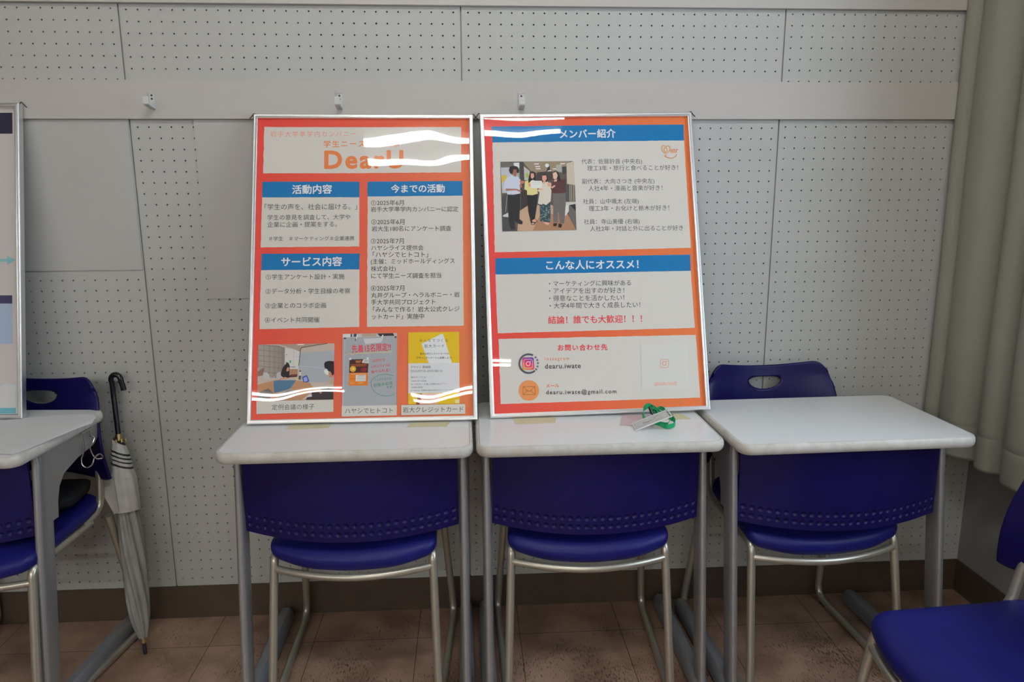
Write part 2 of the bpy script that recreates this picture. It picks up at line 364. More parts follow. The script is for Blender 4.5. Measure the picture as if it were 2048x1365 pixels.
# printed content of the two red posters, in millimetres from the lower left corner of each frame
PRINT_A=[
('p',(185,181,173),1,[(27.6,805.5),(292.6,805.5),(562.8,806.9),(561.3,677.0),(293.1,674.8),(27.0,674.7)]),
('p',(0,100,152),1,[(26.2,651.2),(285.1,650.8),(285.3,607.2),(25.8,607.2)]),
('p',(185,181,173),1,[(25.8,607.2),(284.6,607.2),(285.3,470.5),(24.8,469.6)]),
('p',(0,100,152),1,[(27.7,452.3),(287.0,451.1),(285.6,407.2),(28.0,407.4)]),
('p',(185,181,173),1,[(27.3,407.5),(286.1,407.1),(286.2,251.7),(26.3,248.8)]),
('p',(0,100,152),1,[(307.0,650.8),(564.3,652.4),(564.5,610.5),(307.1,608.8)]),
('p',(185,181,173),1,[(307.1,608.8),(564.5,610.5),(562.9,251.6),(306.6,251.4)]),
('t','岩手大学準学内カンパニー',(44.3,785.5),(274.5,786.7),(214,124,96),0,15.9),
('t','学生ニーズの専門家',(187.7,757.4),(393.5,759.8),(222,112,62),1,19.4),
('t','DearU',(192.1,712.3),(401.7,714.0),(222,112,62),3,48.3),
('t','活動内容',(105.4,629.0),(211.1,630.1),(206,206,206),2,0),
('t','「学生の声を、社会に届ける。」',(33.1,580.9),(278.9,581.0),(62,62,64),0,0),
('t','学生の意見を調査して、大学や',(41.1,551.6),(261.1,552.3),(62,62,64),0,0),
('t','企業に企画・提案をする。',(41.4,531.8),(225.6,532.6),(62,62,64),0,0),
('t','＃学生\u3000＃マーケティング＃企業連携',(46.0,493.0),(271.9,493.0),(62,62,64),0,0),
('t','サービス内容',(79.8,429.7),(239.4,429.8),(206,206,206),2,0),
('t','①学生アンケート設計・実施',(40.1,389.0),(246.3,388.3),(62,62,64),0,0),
('t','②データ分析・学生目線の考察',(40.2,350.1),(262.4,349.3),(62,62,64),0,0),
('t','③企業とのコラボ企画',(39.9,311.7),(198.9,311.0),(62,62,64),0,0),
('t','④イベント共同開催',(40.1,273.1),(182.0,272.4),(62,62,64),0,0),
('t','今までの活動',(370.3,630.5),(515.3,631.5),(206,206,206),2,0),
('t','①2025年6月',(316.3,591.4),(404.7,591.5),(62,62,64),0,0),
('t','岩手大学準学内カンパニーに認定',(315.7,573.1),(552.1,573.2),(62,62,64),0,0),
('t','②2025年6月',(317.1,538.2),(406.2,538.2),(62,62,64),0,0),
('t','岩大生180名にアンケート調査',(318.2,519.0),(532.4,519.2),(62,62,64),0,0),
('t','③2025年7月',(316.0,485.1),(404.4,484.9),(62,62,64),0,0),
('t','ハヤシライス提供会',(317.3,465.9),(457.2,465.7),(62,62,64),0,0),
('t','「ハヤシでヒトコト」',(321.6,447.5),(469.5,446.8),(62,62,64),0,0),
('t','(主催：ミッドホールディングス',(316.1,427.6),(540.6,427.8),(62,62,64),0,0),
('t','株式会社)',(316.6,407.5),(382.5,407.7),(62,62,64),0,0),
('t','にて学生ニーズ調査を担当',(317.3,389.4),(503.9,389.5),(62,62,64),0,0),
('t','④2025年7月',(316.7,356.0),(405.5,355.5),(62,62,64),0,0),
('t','丸井グループ・ヘラルボニー・岩',(317.5,336.3),(552.6,336.3),(62,62,64),0,0),
('t','手大学共同プロジェクト',(317.5,317.6),(487.6,317.2),(62,62,64),0,0),
('t','「みんなで作る！岩大公式クレジ',(322.6,297.9),(552.2,297.4),(62,62,64),0,0),
('t','ットカード」実施中',(319.3,278.7),(457.8,278.4),(62,62,64),0,0),
('p',(172,160,148),0,[(23.8,207.9),(221.9,208.6),(220.6,60.4),(24.4,60.5)]),
('p',(150,132,116),0,[(76.3,208.0),(202.5,208.5),(134.4,197.3),(131.9,187.8),(115.7,194.9)]),
('p',(206,200,192),0,[(123.1,207.9),(144.4,208.1),(141.1,205.0),(127.4,204.9)]),
('p',(120,112,104),0,[(23.8,207.9),(75.5,205.1),(93.5,198.7),(93.1,121.8),(74.4,125.2),(55.9,122.4),(41.3,136.4),(24.2,147.0)]),
('p',(146,138,128),0,[(24.6,207.2),(38.4,205.9),(38.6,193.4),(24.9,194.3)]),
('p',(146,138,128),0,[(24.9,193.0),(38.7,191.7),(38.9,179.2),(25.2,180.1)]),
('p',(146,138,128),0,[(25.2,178.8),(38.9,177.5),(39.2,165.1),(25.5,166.0)]),
('p',(146,138,128),0,[(25.5,164.6),(39.2,163.3),(39.5,150.9),(25.8,151.8)]),
('p',(146,138,128),0,[(25.8,150.4),(39.5,149.2),(39.8,136.8),(26.1,137.7)]),
('p',(142,134,124),0,[(39.9,205.4),(52.0,204.2),(52.2,192.0),(40.2,192.9)]),
('p',(142,134,124),0,[(40.2,191.2),(52.2,190.0),(52.5,177.8),(40.4,178.7)]),
('p',(142,134,124),0,[(40.5,177.0),(52.5,175.8),(52.8,163.6),(40.7,164.5)]),
('p',(142,134,124),0,[(40.8,162.8),(52.8,161.6),(53.0,149.5),(41.0,150.4)]),
('p',(142,134,124),0,[(41.1,148.6),(53.1,147.4),(53.3,135.4),(41.3,136.2)]),
('p',(138,130,120),0,[(53.5,203.6),(64.7,202.4),(64.9,190.6),(53.7,191.5)]),
('p',(138,130,120),0,[(53.8,189.4),(65.0,188.2),(65.2,176.4),(54.0,177.3)]),
('p',(138,130,120),0,[(54.1,175.2),(65.3,174.0),(65.5,162.2),(54.3,163.1)]),
('p',(138,130,120),0,[(54.3,161.0),(65.5,159.8),(65.7,148.1),(54.6,148.9)]),
('p',(138,130,120),0,[(54.6,146.9),(65.8,145.7),(66.0,133.9),(54.8,134.8)]),
('p',(138,130,120),0,[(54.9,132.7),(66.0,131.5),(66.3,119.8),(55.1,120.7)]),
('p',(134,126,116),0,[(66.3,201.9),(74.9,200.7),(75.2,189.3),(66.5,190.1)]),
('p',(134,126,116),0,[(66.5,187.7),(75.2,186.5),(75.4,175.1),(66.7,175.9)]),
('p',(134,126,116),0,[(66.8,173.5),(75.5,172.3),(75.7,160.9),(67.0,161.7)]),
('p',(134,126,116),0,[(67.1,159.3),(75.7,158.1),(75.9,146.7),(67.3,147.5)]),
('p',(134,126,116),0,[(67.3,145.1),(76.0,144.0),(76.2,132.6),(67.5,133.4)]),
('p',(134,126,116),0,[(67.6,131.0),(76.2,129.8),(76.4,118.5),(67.8,119.3)]),
('p',(130,122,112),0,[(76.5,200.2),(84.3,199.0),(84.5,187.9),(76.7,188.7)]),
('p',(130,122,112),0,[(76.7,186.0),(84.6,184.8),(84.8,173.7),(76.9,174.5)]),
('p',(130,122,112),0,[(77.0,171.8),(84.8,170.6),(85.0,159.5),(77.2,160.3)]),
('p',(130,122,112),0,[(77.2,157.6),(85.1,156.4),(85.2,145.4),(77.4,146.2)]),
('p',(130,122,112),0,[(77.5,143.4),(85.3,142.3),(85.5,131.2),(77.7,132.0)]),
('p',(130,122,112),0,[(77.8,129.3),(85.5,128.1),(85.7,117.1),(78.0,117.9)]),
('p',(184,180,176),0,[(93.5,198.7),(115.7,194.9),(131.9,187.8),(129.9,150.5),(127.5,141.9),(106.3,142.3),(106.2,145.7),(93.1,121.8)]),
('l',(140,136,132),0.7,[(116.5,194.1),(116.3,150.7)]),
('l',(140,136,132),0.7,[(122.8,174.9),(131.3,174.8)]),
('p',(200,40,40),0,[(96.3,181.0),(100.2,180.9),(100.3,179.2),(96.4,179.3)]),
('p',(60,150,110),0,[(105.6,166.5),(110.7,163.8),(109.8,157.8),(105.3,159.6)]),
('p',(190,195,120),0,[(122.9,164.5),(126.7,164.4),(125.7,152.3),(122.8,153.2)]),
('p',(148,152,156),0,[(132.5,184.3),(221.2,190.5),(221.4,105.9),(156.8,107.0),(130.5,112.6),(129.6,150.5)]),
('p',(168,156,142),0,[(134.4,197.3),(202.5,208.5),(221.7,208.6),(221.2,190.5),(132.5,184.3)]),
('l',(172,178,184),0.8,[(130.8,150.5),(194.7,142.6)]),
('l',(30,30,36),1.6,[(202.5,208.5),(137.7,198.5),(133.9,194.7),(132.1,174.7),(129.9,150.5)]),
('p',(150,110,85),0,[(107.2,142.3),(127.5,141.6),(127.2,128.1),(107.4,127.6)]),
('p',(84,40,36),0,[(104.1,119.9),(108.2,127.6),(127.2,128.5),(126.1,121.3)]),
('p',(166,164,162),0,[(73.5,132.4),(82.7,135.7),(88.1,120.2),(78.0,115.2),(72.9,119.6)]),
('p',(34,26,24),0,[(97.6,158.0),(103.5,158.7),(106.5,150.9),(106.6,121.6),(104.1,119.0),(91.4,120.1),(84.9,124.5),(83.6,130.6),(89.3,147.7)]),
('p',(60,50,48),0,[(95.8,161.4),(103.5,158.7),(102.7,156.1),(98.4,156.2)]),
('l',(40,32,30),1.2,[(106.2,148.3),(121.5,147.2)]),
('p',(178,130,108),0,[(101.1,147.5),(105.4,145.7),(104.7,138.0),(99.3,135.5),(97.9,140.7)]),
('p',(176,128,104),0,[(74.7,113.5),(94.8,121.8),(105.0,118.2),(81.4,113.4)]),
('p',(170,168,166),0,[(39.7,131.3),(47.2,135.4),(54.1,129.3),(56.0,117.3),(38.3,117.5)]),
('p',(120,96,84),0,[(24.4,136.7),(38.6,146.8),(41.2,141.6),(37.3,126.1),(24.7,124.6)]),
('p',(168,124,92),0,[(24.3,102.3),(67.9,113.6),(123.7,112.7),(159.4,105.2),(171.5,86.1),(138.0,61.0),(48.7,60.9),(24.3,61.3)]),
('p',(70,104,130),0,[(65.4,110.2),(73.0,113.5),(123.7,112.7),(108.8,90.6),(67.7,79.3)]),
('p',(150,142,134),0,[(68.3,75.6),(108.8,91.5),(131.8,77.7),(84.9,60.8)]),
('p',(124,116,110),0,[(80.4,76.6),(107.2,88.1),(118.3,81.9),(92.3,68.7)]),
('p',(172,160,146),0,[(84.8,65.4),(99.8,71.9),(105.0,68.4),(89.1,60.5)]),
('p',(104,94,86),0,[(23.9,81.8),(53.1,92.4),(66.8,79.4),(58.7,67.5),(24.4,60.8)]),
('p',(40,36,36),0,[(35.9,73.1),(39.9,79.8),(45.9,74.6),(40.2,67.9)]),
('p',(60,52,50),0,[(24.3,61.3),(25.1,63.9),(58.6,68.4),(50.4,60.9)]),
('p',(190,184,160),0,[(131.5,135.0),(136.1,134.9),(136.2,124.5),(131.2,124.6)]),
('p',(60,60,64),0,[(130.8,124.6),(136.2,124.5),(135.5,114.2),(129.6,114.7)]),
('p',(30,30,30),0,[(132.1,138.4),(135.2,138.4),(135.6,134.6),(131.9,134.6)]),
('p',(190,160,120),0,[(121.9,119.6),(129.5,119.5),(128.8,112.6),(120.3,112.8)]),
('p',(44,64,130),0,[(138.8,121.1),(151.5,125.7),(157.6,110.4),(154.3,106.7),(142.4,106.9)]),
('p',(130,140,200),0,[(142.3,118.4),(150.7,121.7),(154.2,110.5),(144.9,108.0)]),
('p',(176,120,96),0,[(206.7,133.8),(221.2,133.5),(220.1,119.7),(208.5,118.2)]),
('p',(28,24,34),0,[(195.4,154.7),(198.7,159.9),(207.2,162.3),(221.1,160.9),(221.4,126.6),(217.0,123.2),(212.6,133.7),(206.7,135.5),(204.0,140.7),(197.2,143.4)]),
('p',(206,196,186),0,[(194.4,136.6),(199.8,140.8),(207.5,133.8),(206.8,124.8),(199.1,127.0)]),
('p',(164,148,128),0,[(205.2,109.6),(212.8,117.3),(220.8,119.7),(221.0,99.0),(207.0,102.7)]),
('p',(46,40,40),0,[(149.0,61.1),(153.1,68.4),(166.5,81.0),(186.7,87.6),(207.1,92.4),(220.6,95.6),(220.6,60.4)]),
('p',(176,120,96),0,[(169.8,87.9),(186.8,85.8),(190.3,75.5),(178.3,82.6)]),
('p',(186,184,188),0,[(153.1,70.1),(164.0,76.8),(164.9,69.1),(151.4,67.6)]),
('p',(185,181,173),0,[(22.8,59.5),(220.6,60.2),(220.6,28.3),(23.5,26.4)]),
('t','定例会議の様子',(62.6,43.2),(171.4,42.8),(62,62,64),0,0),
('p',(170,168,166),0,[(243.4,233.1),(386.0,234.0),(385.2,42.2),(243.1,43.0)]),
('p',(190,188,184),0,[(243.4,233.1),(264.3,233.2),(263.4,224.5),(243.1,223.8)]),
('p',(60,62,90),0,[(264.3,233.2),(267.9,233.1),(267.6,225.0),(263.6,224.9)]),
('p',(60,62,80),0,[(272.5,233.2),(279.7,233.2),(279.2,225.2),(272.0,225.1)]),
('p',(160,140,122),0,[(293.4,233.3),(331.6,233.2),(331.6,225.4),(293.0,225.2)]),
('p',(40,36,40),0,[(333.4,233.2),(375.4,233.8),(379.0,226.7),(340.7,225.7)]),
('p',(146,148,152),0,[(244.1,222.9),(384.5,224.7),(384.3,42.2),(244.0,43.0)]),
('l',(120,122,124),0.8,[(244.1,222.5),(384.5,224.4)]),
('l',(96,98,100),0.8,[(384.5,224.4),(384.6,42.7)]),
('l',(180,182,186),0.8,[(249.0,219.1),(245.7,43.8)]),
('p',(60,60,62),0,[(246.2,223.4),(251.7,223.5),(252.1,219.5),(246.6,219.2)]),
('p',(60,60,62),0,[(379.4,225.3),(384.9,225.5),(384.9,221.0),(379.8,220.7)]),
('p',(190,190,192),0,[(280.7,230.7),(283.9,230.1),(278.9,216.0),(275.7,215.1)]),
('p',(70,72,80),0,[(275.6,219.7),(278.9,220.6),(278.2,214.1),(275.3,214.7)]),
('p',(190,190,192),0,[(347.1,229.9),(350.4,229.3),(345.3,215.1),(342.0,214.2)]),
('p',(70,72,80),0,[(342.0,218.8),(345.3,219.7),(344.6,213.2),(341.6,213.8)]),
('p',(176,176,178),0,[(297.1,220.3),(349.8,221.5),(344.4,209.5),(302.6,205.5)]),
('t','先着15名限定!!',(267.3,192.7),(369.0,197.5),(196,44,58),1,20.3),
('l',(206,180,96),1.4,[(252.0,177.6),(259.2,181.2),(266.4,178.7),(284.5,181.4),(306.3,181.1),(326.2,182.6),(351.7,183.0),(366.2,183.9),(373.5,185.6)]),
('p',(58,30,26),0,[(261.6,165.2),(311.8,165.5),(309.5,129.1),(260.8,129.3)]),
('p',(196,110,36),0,[(260.8,129.9),(309.7,129.6),(309.7,95.7),(259.4,95.8)]),
('p',(120,60,34),0,[(263.9,152.7),(308.2,153.9),(304.6,146.6),(266.6,145.3)]),
('c',(214,150,40),(270.7,139.8),7.9,0.0,0,360),
('c',(220,190,80),(271.7,140.1),2.6,0.0,0,360),
('p',(120,30,40),0,[(290.2,139.5),(299.2,144.8),(308.2,141.0),(304.7,131.9),(292.9,132.1)]),
('p',(150,90,50),0,[(276.5,161.7),(293.7,162.3),(290.1,156.0),(279.2,155.2)]),
('p',(190,186,180),0,[(297.3,164.7),(312.1,165.2),(311.5,153.8),(293.7,155.9)]),
('l',(60,50,46),0.9,[(300.0,161.7),(310.0,162.3)]),
('l',(60,50,46),0.9,[(298.8,158.4),(309.6,158.6)]),
('l',(190,170,150),0.9,[(265.9,126.1),(304.7,126.8)]),
('p',(196,192,188),0,[(278.5,123.6),(304.7,123.9),(304.2,107.3),(277.7,107.2)]),
('l',(150,70,30),1,[(284.8,121.8),(302.0,122.1)]),
('l',(70,66,64),0.5,[(281.6,118.4),(302.5,118.6)]),
('l',(70,66,64),0.5,[(281.6,115.7),(302.5,115.9)]),
('l',(70,66,64),0.5,[(281.6,112.9),(302.6,113.1)]),
('l',(70,66,64),0.5,[(281.6,110.2),(302.6,110.4)]),
('l',(220,180,130),0.6,[(264.2,104.3),(274.1,104.1)]),
('l',(220,180,130),0.6,[(284.9,104.5),(297.5,104.5)]),
('l',(220,180,130),0.6,[(264.2,101.2),(274.1,101.0)]),
('l',(220,180,130),0.6,[(284.9,101.4),(297.5,101.4)]),
('l',(60,40,30),0.7,[(263.2,112.5),(268.6,114.6),(275.8,113.7)]),
('c',(186,186,188),(263.4,166.5),3.1,0.0,0,360),
('c',(186,186,188),(309.1,167.8),3.0,0.0,0,360),
('t','200円で',(320.0,160.3),(354.4,162.7),(204,52,48),0,7.8),
('t','ハヤシライスが',(316.4,144.2),(369.9,149.2),(204,52,48),0,8.4),
('t','食べられる！',(317.7,130.8),(367.1,136.1),(204,52,48),0,9.2),
('l',(30,132,84),0.9,[(378.6,119.7),(362.6,123.7),(349.9,124.6),(337.2,122.2),(326.4,116.6),(319.2,108.8),(317.8,102.5),(315.2,104.3),(317.8,102.5),(319.2,91.5),(323.8,82.3),(331.9,74.9),(342.7,69.3),(357.2,66.8),(369.8,67.9),(379.2,72.6)]),
('t','アンケートへの',(325.9,109.3),(370.8,113.3),(30,132,84),0,7.3),
('t','回答が必須',(325.5,95.4),(373.5,101.5),(30,132,84),0,8.8),
('t','です。',(358.1,89.8),(377.4,91.3),(30,132,84),0,6.6),
('p',(185,181,173),0,[(242.2,43.2),(385.4,42.9),(384.7,16.2),(242.4,15.6)]),
('t','ハヤシでヒトコト',(250.6,30.1),(374.7,29.4),(62,62,64),0,0),
('p',(226,166,20),0,[(415.6,235.1),(550.4,234.8),(550.0,43.3),(415.0,44.0)]),
('p',(196,196,196),0,[(450.3,203.8),(504.1,230.2),(507.7,229.4),(530.9,150.4),(469.7,151.0)]),
('p',(120,60,40),0,[(434.9,44.0),(437.7,62.1),(442.3,71.5),(453.2,71.9),(445.8,43.8)]),
('p',(214,160,140),0,[(444.0,43.8),(451.4,71.9),(505.1,71.9),(496.7,57.4),(490.3,43.9)]),
('p',(196,70,60),0,[(459.1,152.5),(470.1,152.8),(470.1,150.6),(458.2,150.8)]),
('p',(190,190,190),0,[(415.4,152.2),(550.1,152.0),(549.8,72.9),(415.1,72.9)]),
('p',(206,190,150),0,[(538.2,54.0),(548.6,54.1),(548.5,45.2),(538.1,45.0)]),
('t','みんなでつくる',(444.8,213.1),(520.1,212.3),(60,58,56),0,8.2),
('t','岩大カード',(457.6,197.9),(510.8,197.8),(60,58,56),0,9.3),
('t','岩大公式クレジットカードの',(446.5,177.6),(522.0,176.8),(50,44,40),1,0),
('t','デザインアンケートに投票しよう！',(437.3,166.4),(530.6,165.8),(50,44,40),1,0),
('t','デザイン 票期間',(421.7,142.2),(473.7,141.7),(70,70,72),0,0),
('t','2025/07/25-2025/08/10',(421.7,131.9),(504.3,130.9),(70,70,72),0,5.5),
('t','岩大カードとは・・・',(422.5,115.5),(476.2,115.2),(90,90,92),0,0),
('t','①岩手大学への応援',(422.5,105.5),(462.1,105.2),(90,90,92),0,0),
('t','②ヘラルボニーを通じた障害のあるアート',(422.4,96.7),(515.3,96.6),(90,90,92),0,0),
('t','③地域の活性化',(422.4,88.5),(452.9,88.5),(90,90,92),0,0),
('t','につながる、世界初の岩大生向けクレジットカードです',(422.4,80.4),(533.4,80.5),(90,90,92),0,0),
('p',(185,181,173),0,[(396.7,42.7),(564.3,42.3),(564.0,16.8),(397.0,16.0)]),
('t','岩大クレジットカード',(400.7,29.9),(559.1,29.3),(62,62,64),0,0)]
PRINT_B=[
('p',(0,100,152),1,[(32.9,802.8),(278.1,803.5),(575.0,803.5),(573.2,756.7),(275.9,757.0),(33.6,757.3)]),
('p',(185,181,173),1,[(33.6,757.3),(573.2,756.7),(573.6,449.2),(294.9,448.5),(29.1,448.8)]),
('p',(0,100,152),1,[(29.7,432.1),(570.5,430.2),(569.2,384.3),(28.8,387.1)]),
('p',(185,181,173),1,[(28.8,387.1),(569.2,384.3),(570.8,225.3),(28.5,226.9)]),
('p',(185,181,173),1,[(30.8,211.5),(571.9,205.8),(573.6,34.1),(29.8,36.8)]),
('t','メンバー紹介',(222.3,779.2),(379.1,780.0),(206,206,206),2,0),
('t','代表：佐藤鈴音 (中央右)',(278.9,698.7),(449.8,697.4),(62,62,64),0,0),
('t','理工3年・旅行と食べることが好き！',(294.4,680.4),(551.6,679.2),(62,62,64),0,0),
('t','副代表：大向さつき (中央左)',(277.9,641.8),(481.8,640.4),(62,62,64),0,0),
('t','人社4年・漫画と音楽が好き！',(295.0,622.9),(503.4,621.6),(62,62,64),0,0),
('t','社員：山中颯太 (左端)',(277.9,584.9),(433.8,583.6),(62,62,64),0,0),
('t','理工3年・お化けと栃木が好き！',(293.2,565.8),(519.0,564.1),(62,62,64),0,0),
('t','社員：寺山美優 (右端)',(277.5,527.7),(433.3,526.0),(62,62,64),0,0),
('t','人社2年・対話と外に出ることが好き',(293.8,508.9),(554.8,506.3),(62,62,64),0,0),
('t','こんな人にオススメ！',(167.9,409.8),(423.3,406.7),(206,206,206),2,0),
('t','・マーケティングに興味がある',(173.1,358.5),(399.7,355.3),(62,62,64),0,0),
('t','・アイデアを出すのが好き！',(172.3,338.5),(379.9,335.2),(62,62,64),0,0),
('t','・得意なことを活かしたい！',(172.1,318.1),(378.7,314.7),(62,62,64),0,0),
('t','・大学4年間で大きく成長したい！',(172.3,297.7),(422.3,294.1),(62,62,64),0,0),
('t','結論！誰でも大歓迎！！！',(166.9,258.7),(424.6,255.7),(205,52,58),1,21.4),
('t','お問い合わせ先',(190.1,182.7),(324.7,180.3),(205,52,58),2,16.8),
('t','Instagram',(153.2,152.5),(219.1,151.4),(222,112,62),0,11.7),
('t','dearu.iwate',(152.7,133.6),(249.5,132.2),(62,62,64),1,13.1),
('t','メール',(153.7,80.9),(188.4,80.4),(222,112,62),2,9.4),
('t','dearu.iwate@gmail.com',(152.9,62.2),(343.5,58.2),(62,62,64),1,15.2),
('p',(186,184,178),0,[(417.2,183.6),(547.4,182.4),(544.5,58.9),(412.8,60.0)]),
('t','@DEARU.IWATE',(448.2,74.5),(510.6,73.7),(226,122,80),0,11.7),
('l',(226,118,72),1.3,[(491.1,129.9),(490.8,125.0),(490.5,123.2),(490.1,121.9),(489.5,121.0),(488.9,120.2),(488.0,119.6),(487.0,119.2),(485.7,118.9),(483.9,118.8),(478.9,118.9),(473.8,119.1),(472.1,119.4),(470.8,119.8),(469.8,120.3),(469.1,120.9),(468.5,121.7),(468.1,122.7),(467.8,124.0),(467.7,125.7),(468.0,130.7),(468.3,135.6),(468.6,137.4),(469.0,138.7),(469.5,139.6),(470.2,140.4),(471.0,141.0),(472.1,141.4),(473.4,141.7),(475.2,141.8),(480.2,141.7),(485.2,141.5),(487.0,141.2),(488.3,140.9),(489.3,140.4),(490.0,139.7),(490.6,138.9),(491.0,137.9),(491.3,136.6),(491.4,134.9),(491.1,129.9)]),
('c',(226,118,72),(479.5,130.3),6.1,4.4,0,360),
('c',(226,118,72),(485.9,136.0),1.4,0.0,0,360),
('c',(72,74,84),(108.9,142.3),27.7,22.7,60,310),
('c',(96,98,108),(108.9,142.3),27.7,22.7,-45,-34),
('c',(96,98,108),(108.9,142.3),27.7,22.7,-25,-14),
('c',(96,98,108),(108.9,142.3),27.7,22.7,-5,6),
('c',(96,98,108),(108.9,142.3),27.7,22.7,15,26),
('c',(96,98,108),(108.9,142.3),27.7,22.7,35,46),
('g',[(92.1,159.3),(123.1,159.0),(123.6,125.5),(91.5,125.9)]),
('l',(222,214,218),1.1,[(119.5,141.6),(119.2,136.4),(118.9,134.6),(118.5,133.2),(118.0,132.2),(117.3,131.4),(116.5,130.8),(115.4,130.4),(114.1,130.1),(112.2,129.9),(107.0,130.1),(101.8,130.3),(99.9,130.6),(98.6,130.9),(97.6,131.5),(96.8,132.1),(96.2,133.0),(95.7,134.0),(95.5,135.4),(95.3,137.2),(95.5,142.4),(95.7,147.6),(96.0,149.5),(96.4,150.8),(96.9,151.8),(97.6,152.6),(98.5,153.2),(99.5,153.7),(100.9,154.0),(102.7,154.1),(108.0,154.0),(113.2,153.8),(115.0,153.5),(116.4,153.1),(117.4,152.6),(118.2,151.9),(118.8,151.1),(119.2,150.0),(119.5,148.7),(119.6,146.8),(119.5,141.6)]),
('c',(222,214,218),(107.5,142.0),6.2,4.5,0,360),
('c',(222,214,218),(114.0,148.0),1.4,0.0,0,360),
('c',(236,128,74),(106.7,70.3),27.3,0.0,0,360),
('l',(96,52,34),0.8,[(91.2,81.0),(123.5,80.2),(123.0,58.6),(90.3,59.8),(91.2,81.0),(106.6,66.7),(123.5,80.2)]),
('l',(96,52,34),0.8,[(90.3,59.8),(102.0,70.2)]),
('l',(96,52,34),0.8,[(123.0,58.6),(111.4,69.8)]),
('l',(208,138,52),1.6,[(517.8,718.6),(513.1,722.7),(508.9,728.3),(507.3,734.7),(508.7,740.6),(512.9,743.3),(517.0,742.4),(519.8,737.7),(523.2,740.5),(527.3,741.3),(530.8,739.0),(531.3,733.5),(528.7,727.1),(523.9,721.7),(517.8,718.6)]),
('l',(208,138,52),1.6,[(514.3,735.1),(515.8,723.6),(519.5,723.6),(523.3,727.2),(523.6,732.7),(520.2,735.5),(514.3,735.1)]),
('t','ear',(531.4,726.6),(555.4,726.8),(212,120,70),0,10.6),
('l',(208,100,60),1.5,[(521.2,715.3),(515.2,713.1),(521.3,708.5),(528.3,706.1),(534.6,705.6),(541.1,707.3),(546.7,711.3),(550.2,716.8)]),
('p',(84,74,66),0,[(53.6,701.9),(257.3,700.9),(255.8,505.8),(51.5,506.2)]),
('p',(132,118,96),0,[(115.0,701.9),(245.0,700.7),(244.3,684.4),(212.6,668.2),(154.0,667.4),(135.0,675.9)]),
('p',(206,204,196),0,[(145.5,695.4),(160.1,695.5),(158.4,692.7),(147.0,692.7)]),
('p',(206,204,196),0,[(148.4,687.9),(163.0,688.0),(161.3,685.2),(149.9,685.2)]),
('p',(206,204,196),0,[(149.8,681.7),(164.4,681.8),(162.6,679.0),(151.3,679.0)]),
('p',(206,204,196),0,[(218.7,695.2),(233.3,695.3),(231.6,692.5),(220.2,692.5)]),
('p',(206,204,196),0,[(196.8,680.5),(211.5,680.7),(209.7,677.9),(198.3,677.9)]),
('p',(206,204,196),0,[(180.3,675.0),(195.0,675.1),(193.2,672.3),(181.8,672.3)]),
('p',(60,54,52),0,[(154.2,670.7),(196.5,673.4),(195.3,646.9),(149.9,645.9)]),
('p',(38,36,36),0,[(183.4,690.2),(189.1,690.1),(190.2,678.5),(180.2,672.0),(176.9,670.4),(182.1,678.6)]),
('c',(222,222,222),(182.3,689.4),5.5,0.0,0,360),
('p',(150,146,140),0,[(53.6,701.6),(89.0,699.0),(104.8,689.6),(103.4,613.7),(55.2,614.5),(54.0,670.5)]),
('p',(166,168,172),0,[(53.7,684.6),(83.6,685.0),(82.5,614.0),(55.1,612.8)]),
('p',(190,158,60),0,[(54.6,663.1),(68.3,663.7),(68.4,647.2),(55.4,642.4)]),
('p',(96,92,86),0,[(53.6,701.6),(89.0,699.0),(89.3,686.5),(53.8,685.4)]),
('p',(196,196,196),0,[(90.6,698.1),(105.1,698.8),(105.3,683.8),(91.8,688.2)]),
('p',(62,60,58),0,[(107.6,699.5),(118.1,699.4),(117.5,643.1),(109.8,613.6),(105.0,613.7)]),
('p',(168,166,160),0,[(117.6,687.8),(133.3,674.3),(130.6,649.5),(117.7,648.1)]),
('p',(150,160,70),0,[(121.7,667.9),(129.8,668.6),(131.0,657.8),(122.8,654.6)]),
('p',(52,44,40),0,[(106.9,620.2),(126.2,619.9),(124.5,577.2),(104.5,561.1)]),
('p',(176,164,146),0,[(236.6,694.5),(257.3,700.9),(256.5,632.7),(235.5,636.3)]),
('p',(56,58,58),0,[(223.1,684.7),(236.2,686.1),(235.3,667.9),(225.3,663.0)]),
('p',(150,150,140),0,[(207.0,689.9),(223.4,693.0),(222.3,668.0),(208.0,674.9)]),
('p',(70,72,74),0,[(232.2,634.7),(257.3,631.8),(256.7,584.7),(230.0,586.8)]),
('p',(150,138,110),0,[(241.9,633.7),(244.2,633.4),(242.9,585.3),(240.7,585.6)]),
('p',(150,138,110),0,[(246.8,633.7),(249.1,633.3),(247.8,585.2),(245.5,585.6)]),
('p',(150,138,110),0,[(252.5,633.6),(254.8,633.2),(253.5,585.1),(251.2,585.5)]),
('p',(62,58,56),0,[(226.4,651.4),(233.0,651.3),(231.1,611.6),(226.3,611.6)]),
('p',(172,142,116),0,[(99.7,561.2),(124.5,577.2),(189.1,577.7),(234.7,548.9),(254.6,506.2),(92.7,505.9)]),
('p',(150,112,84),0,[(158.9,553.6),(234.7,548.9),(254.6,506.2),(134.4,506.6)]),
('p',(176,172,164),0,[(228.3,585.2),(256.7,584.7),(257.3,579.7),(229.4,573.6)]),
('p',(190,186,180),0,[(226.2,575.3),(237.7,576.8),(236.8,558.7),(226.4,544.1)]),
('p',(92,88,84),0,[(237.6,575.1),(256.9,571.5),(255.2,507.5),(236.4,548.8)]),
('p',(40,42,46),0,[(240.9,576.7),(256.4,578.1),(256.3,558.3)]),
('p',(66,64,64),0,[(54.0,604.7),(69.5,611.0),(86.0,538.6),(92.7,505.9),(51.9,506.2)]),
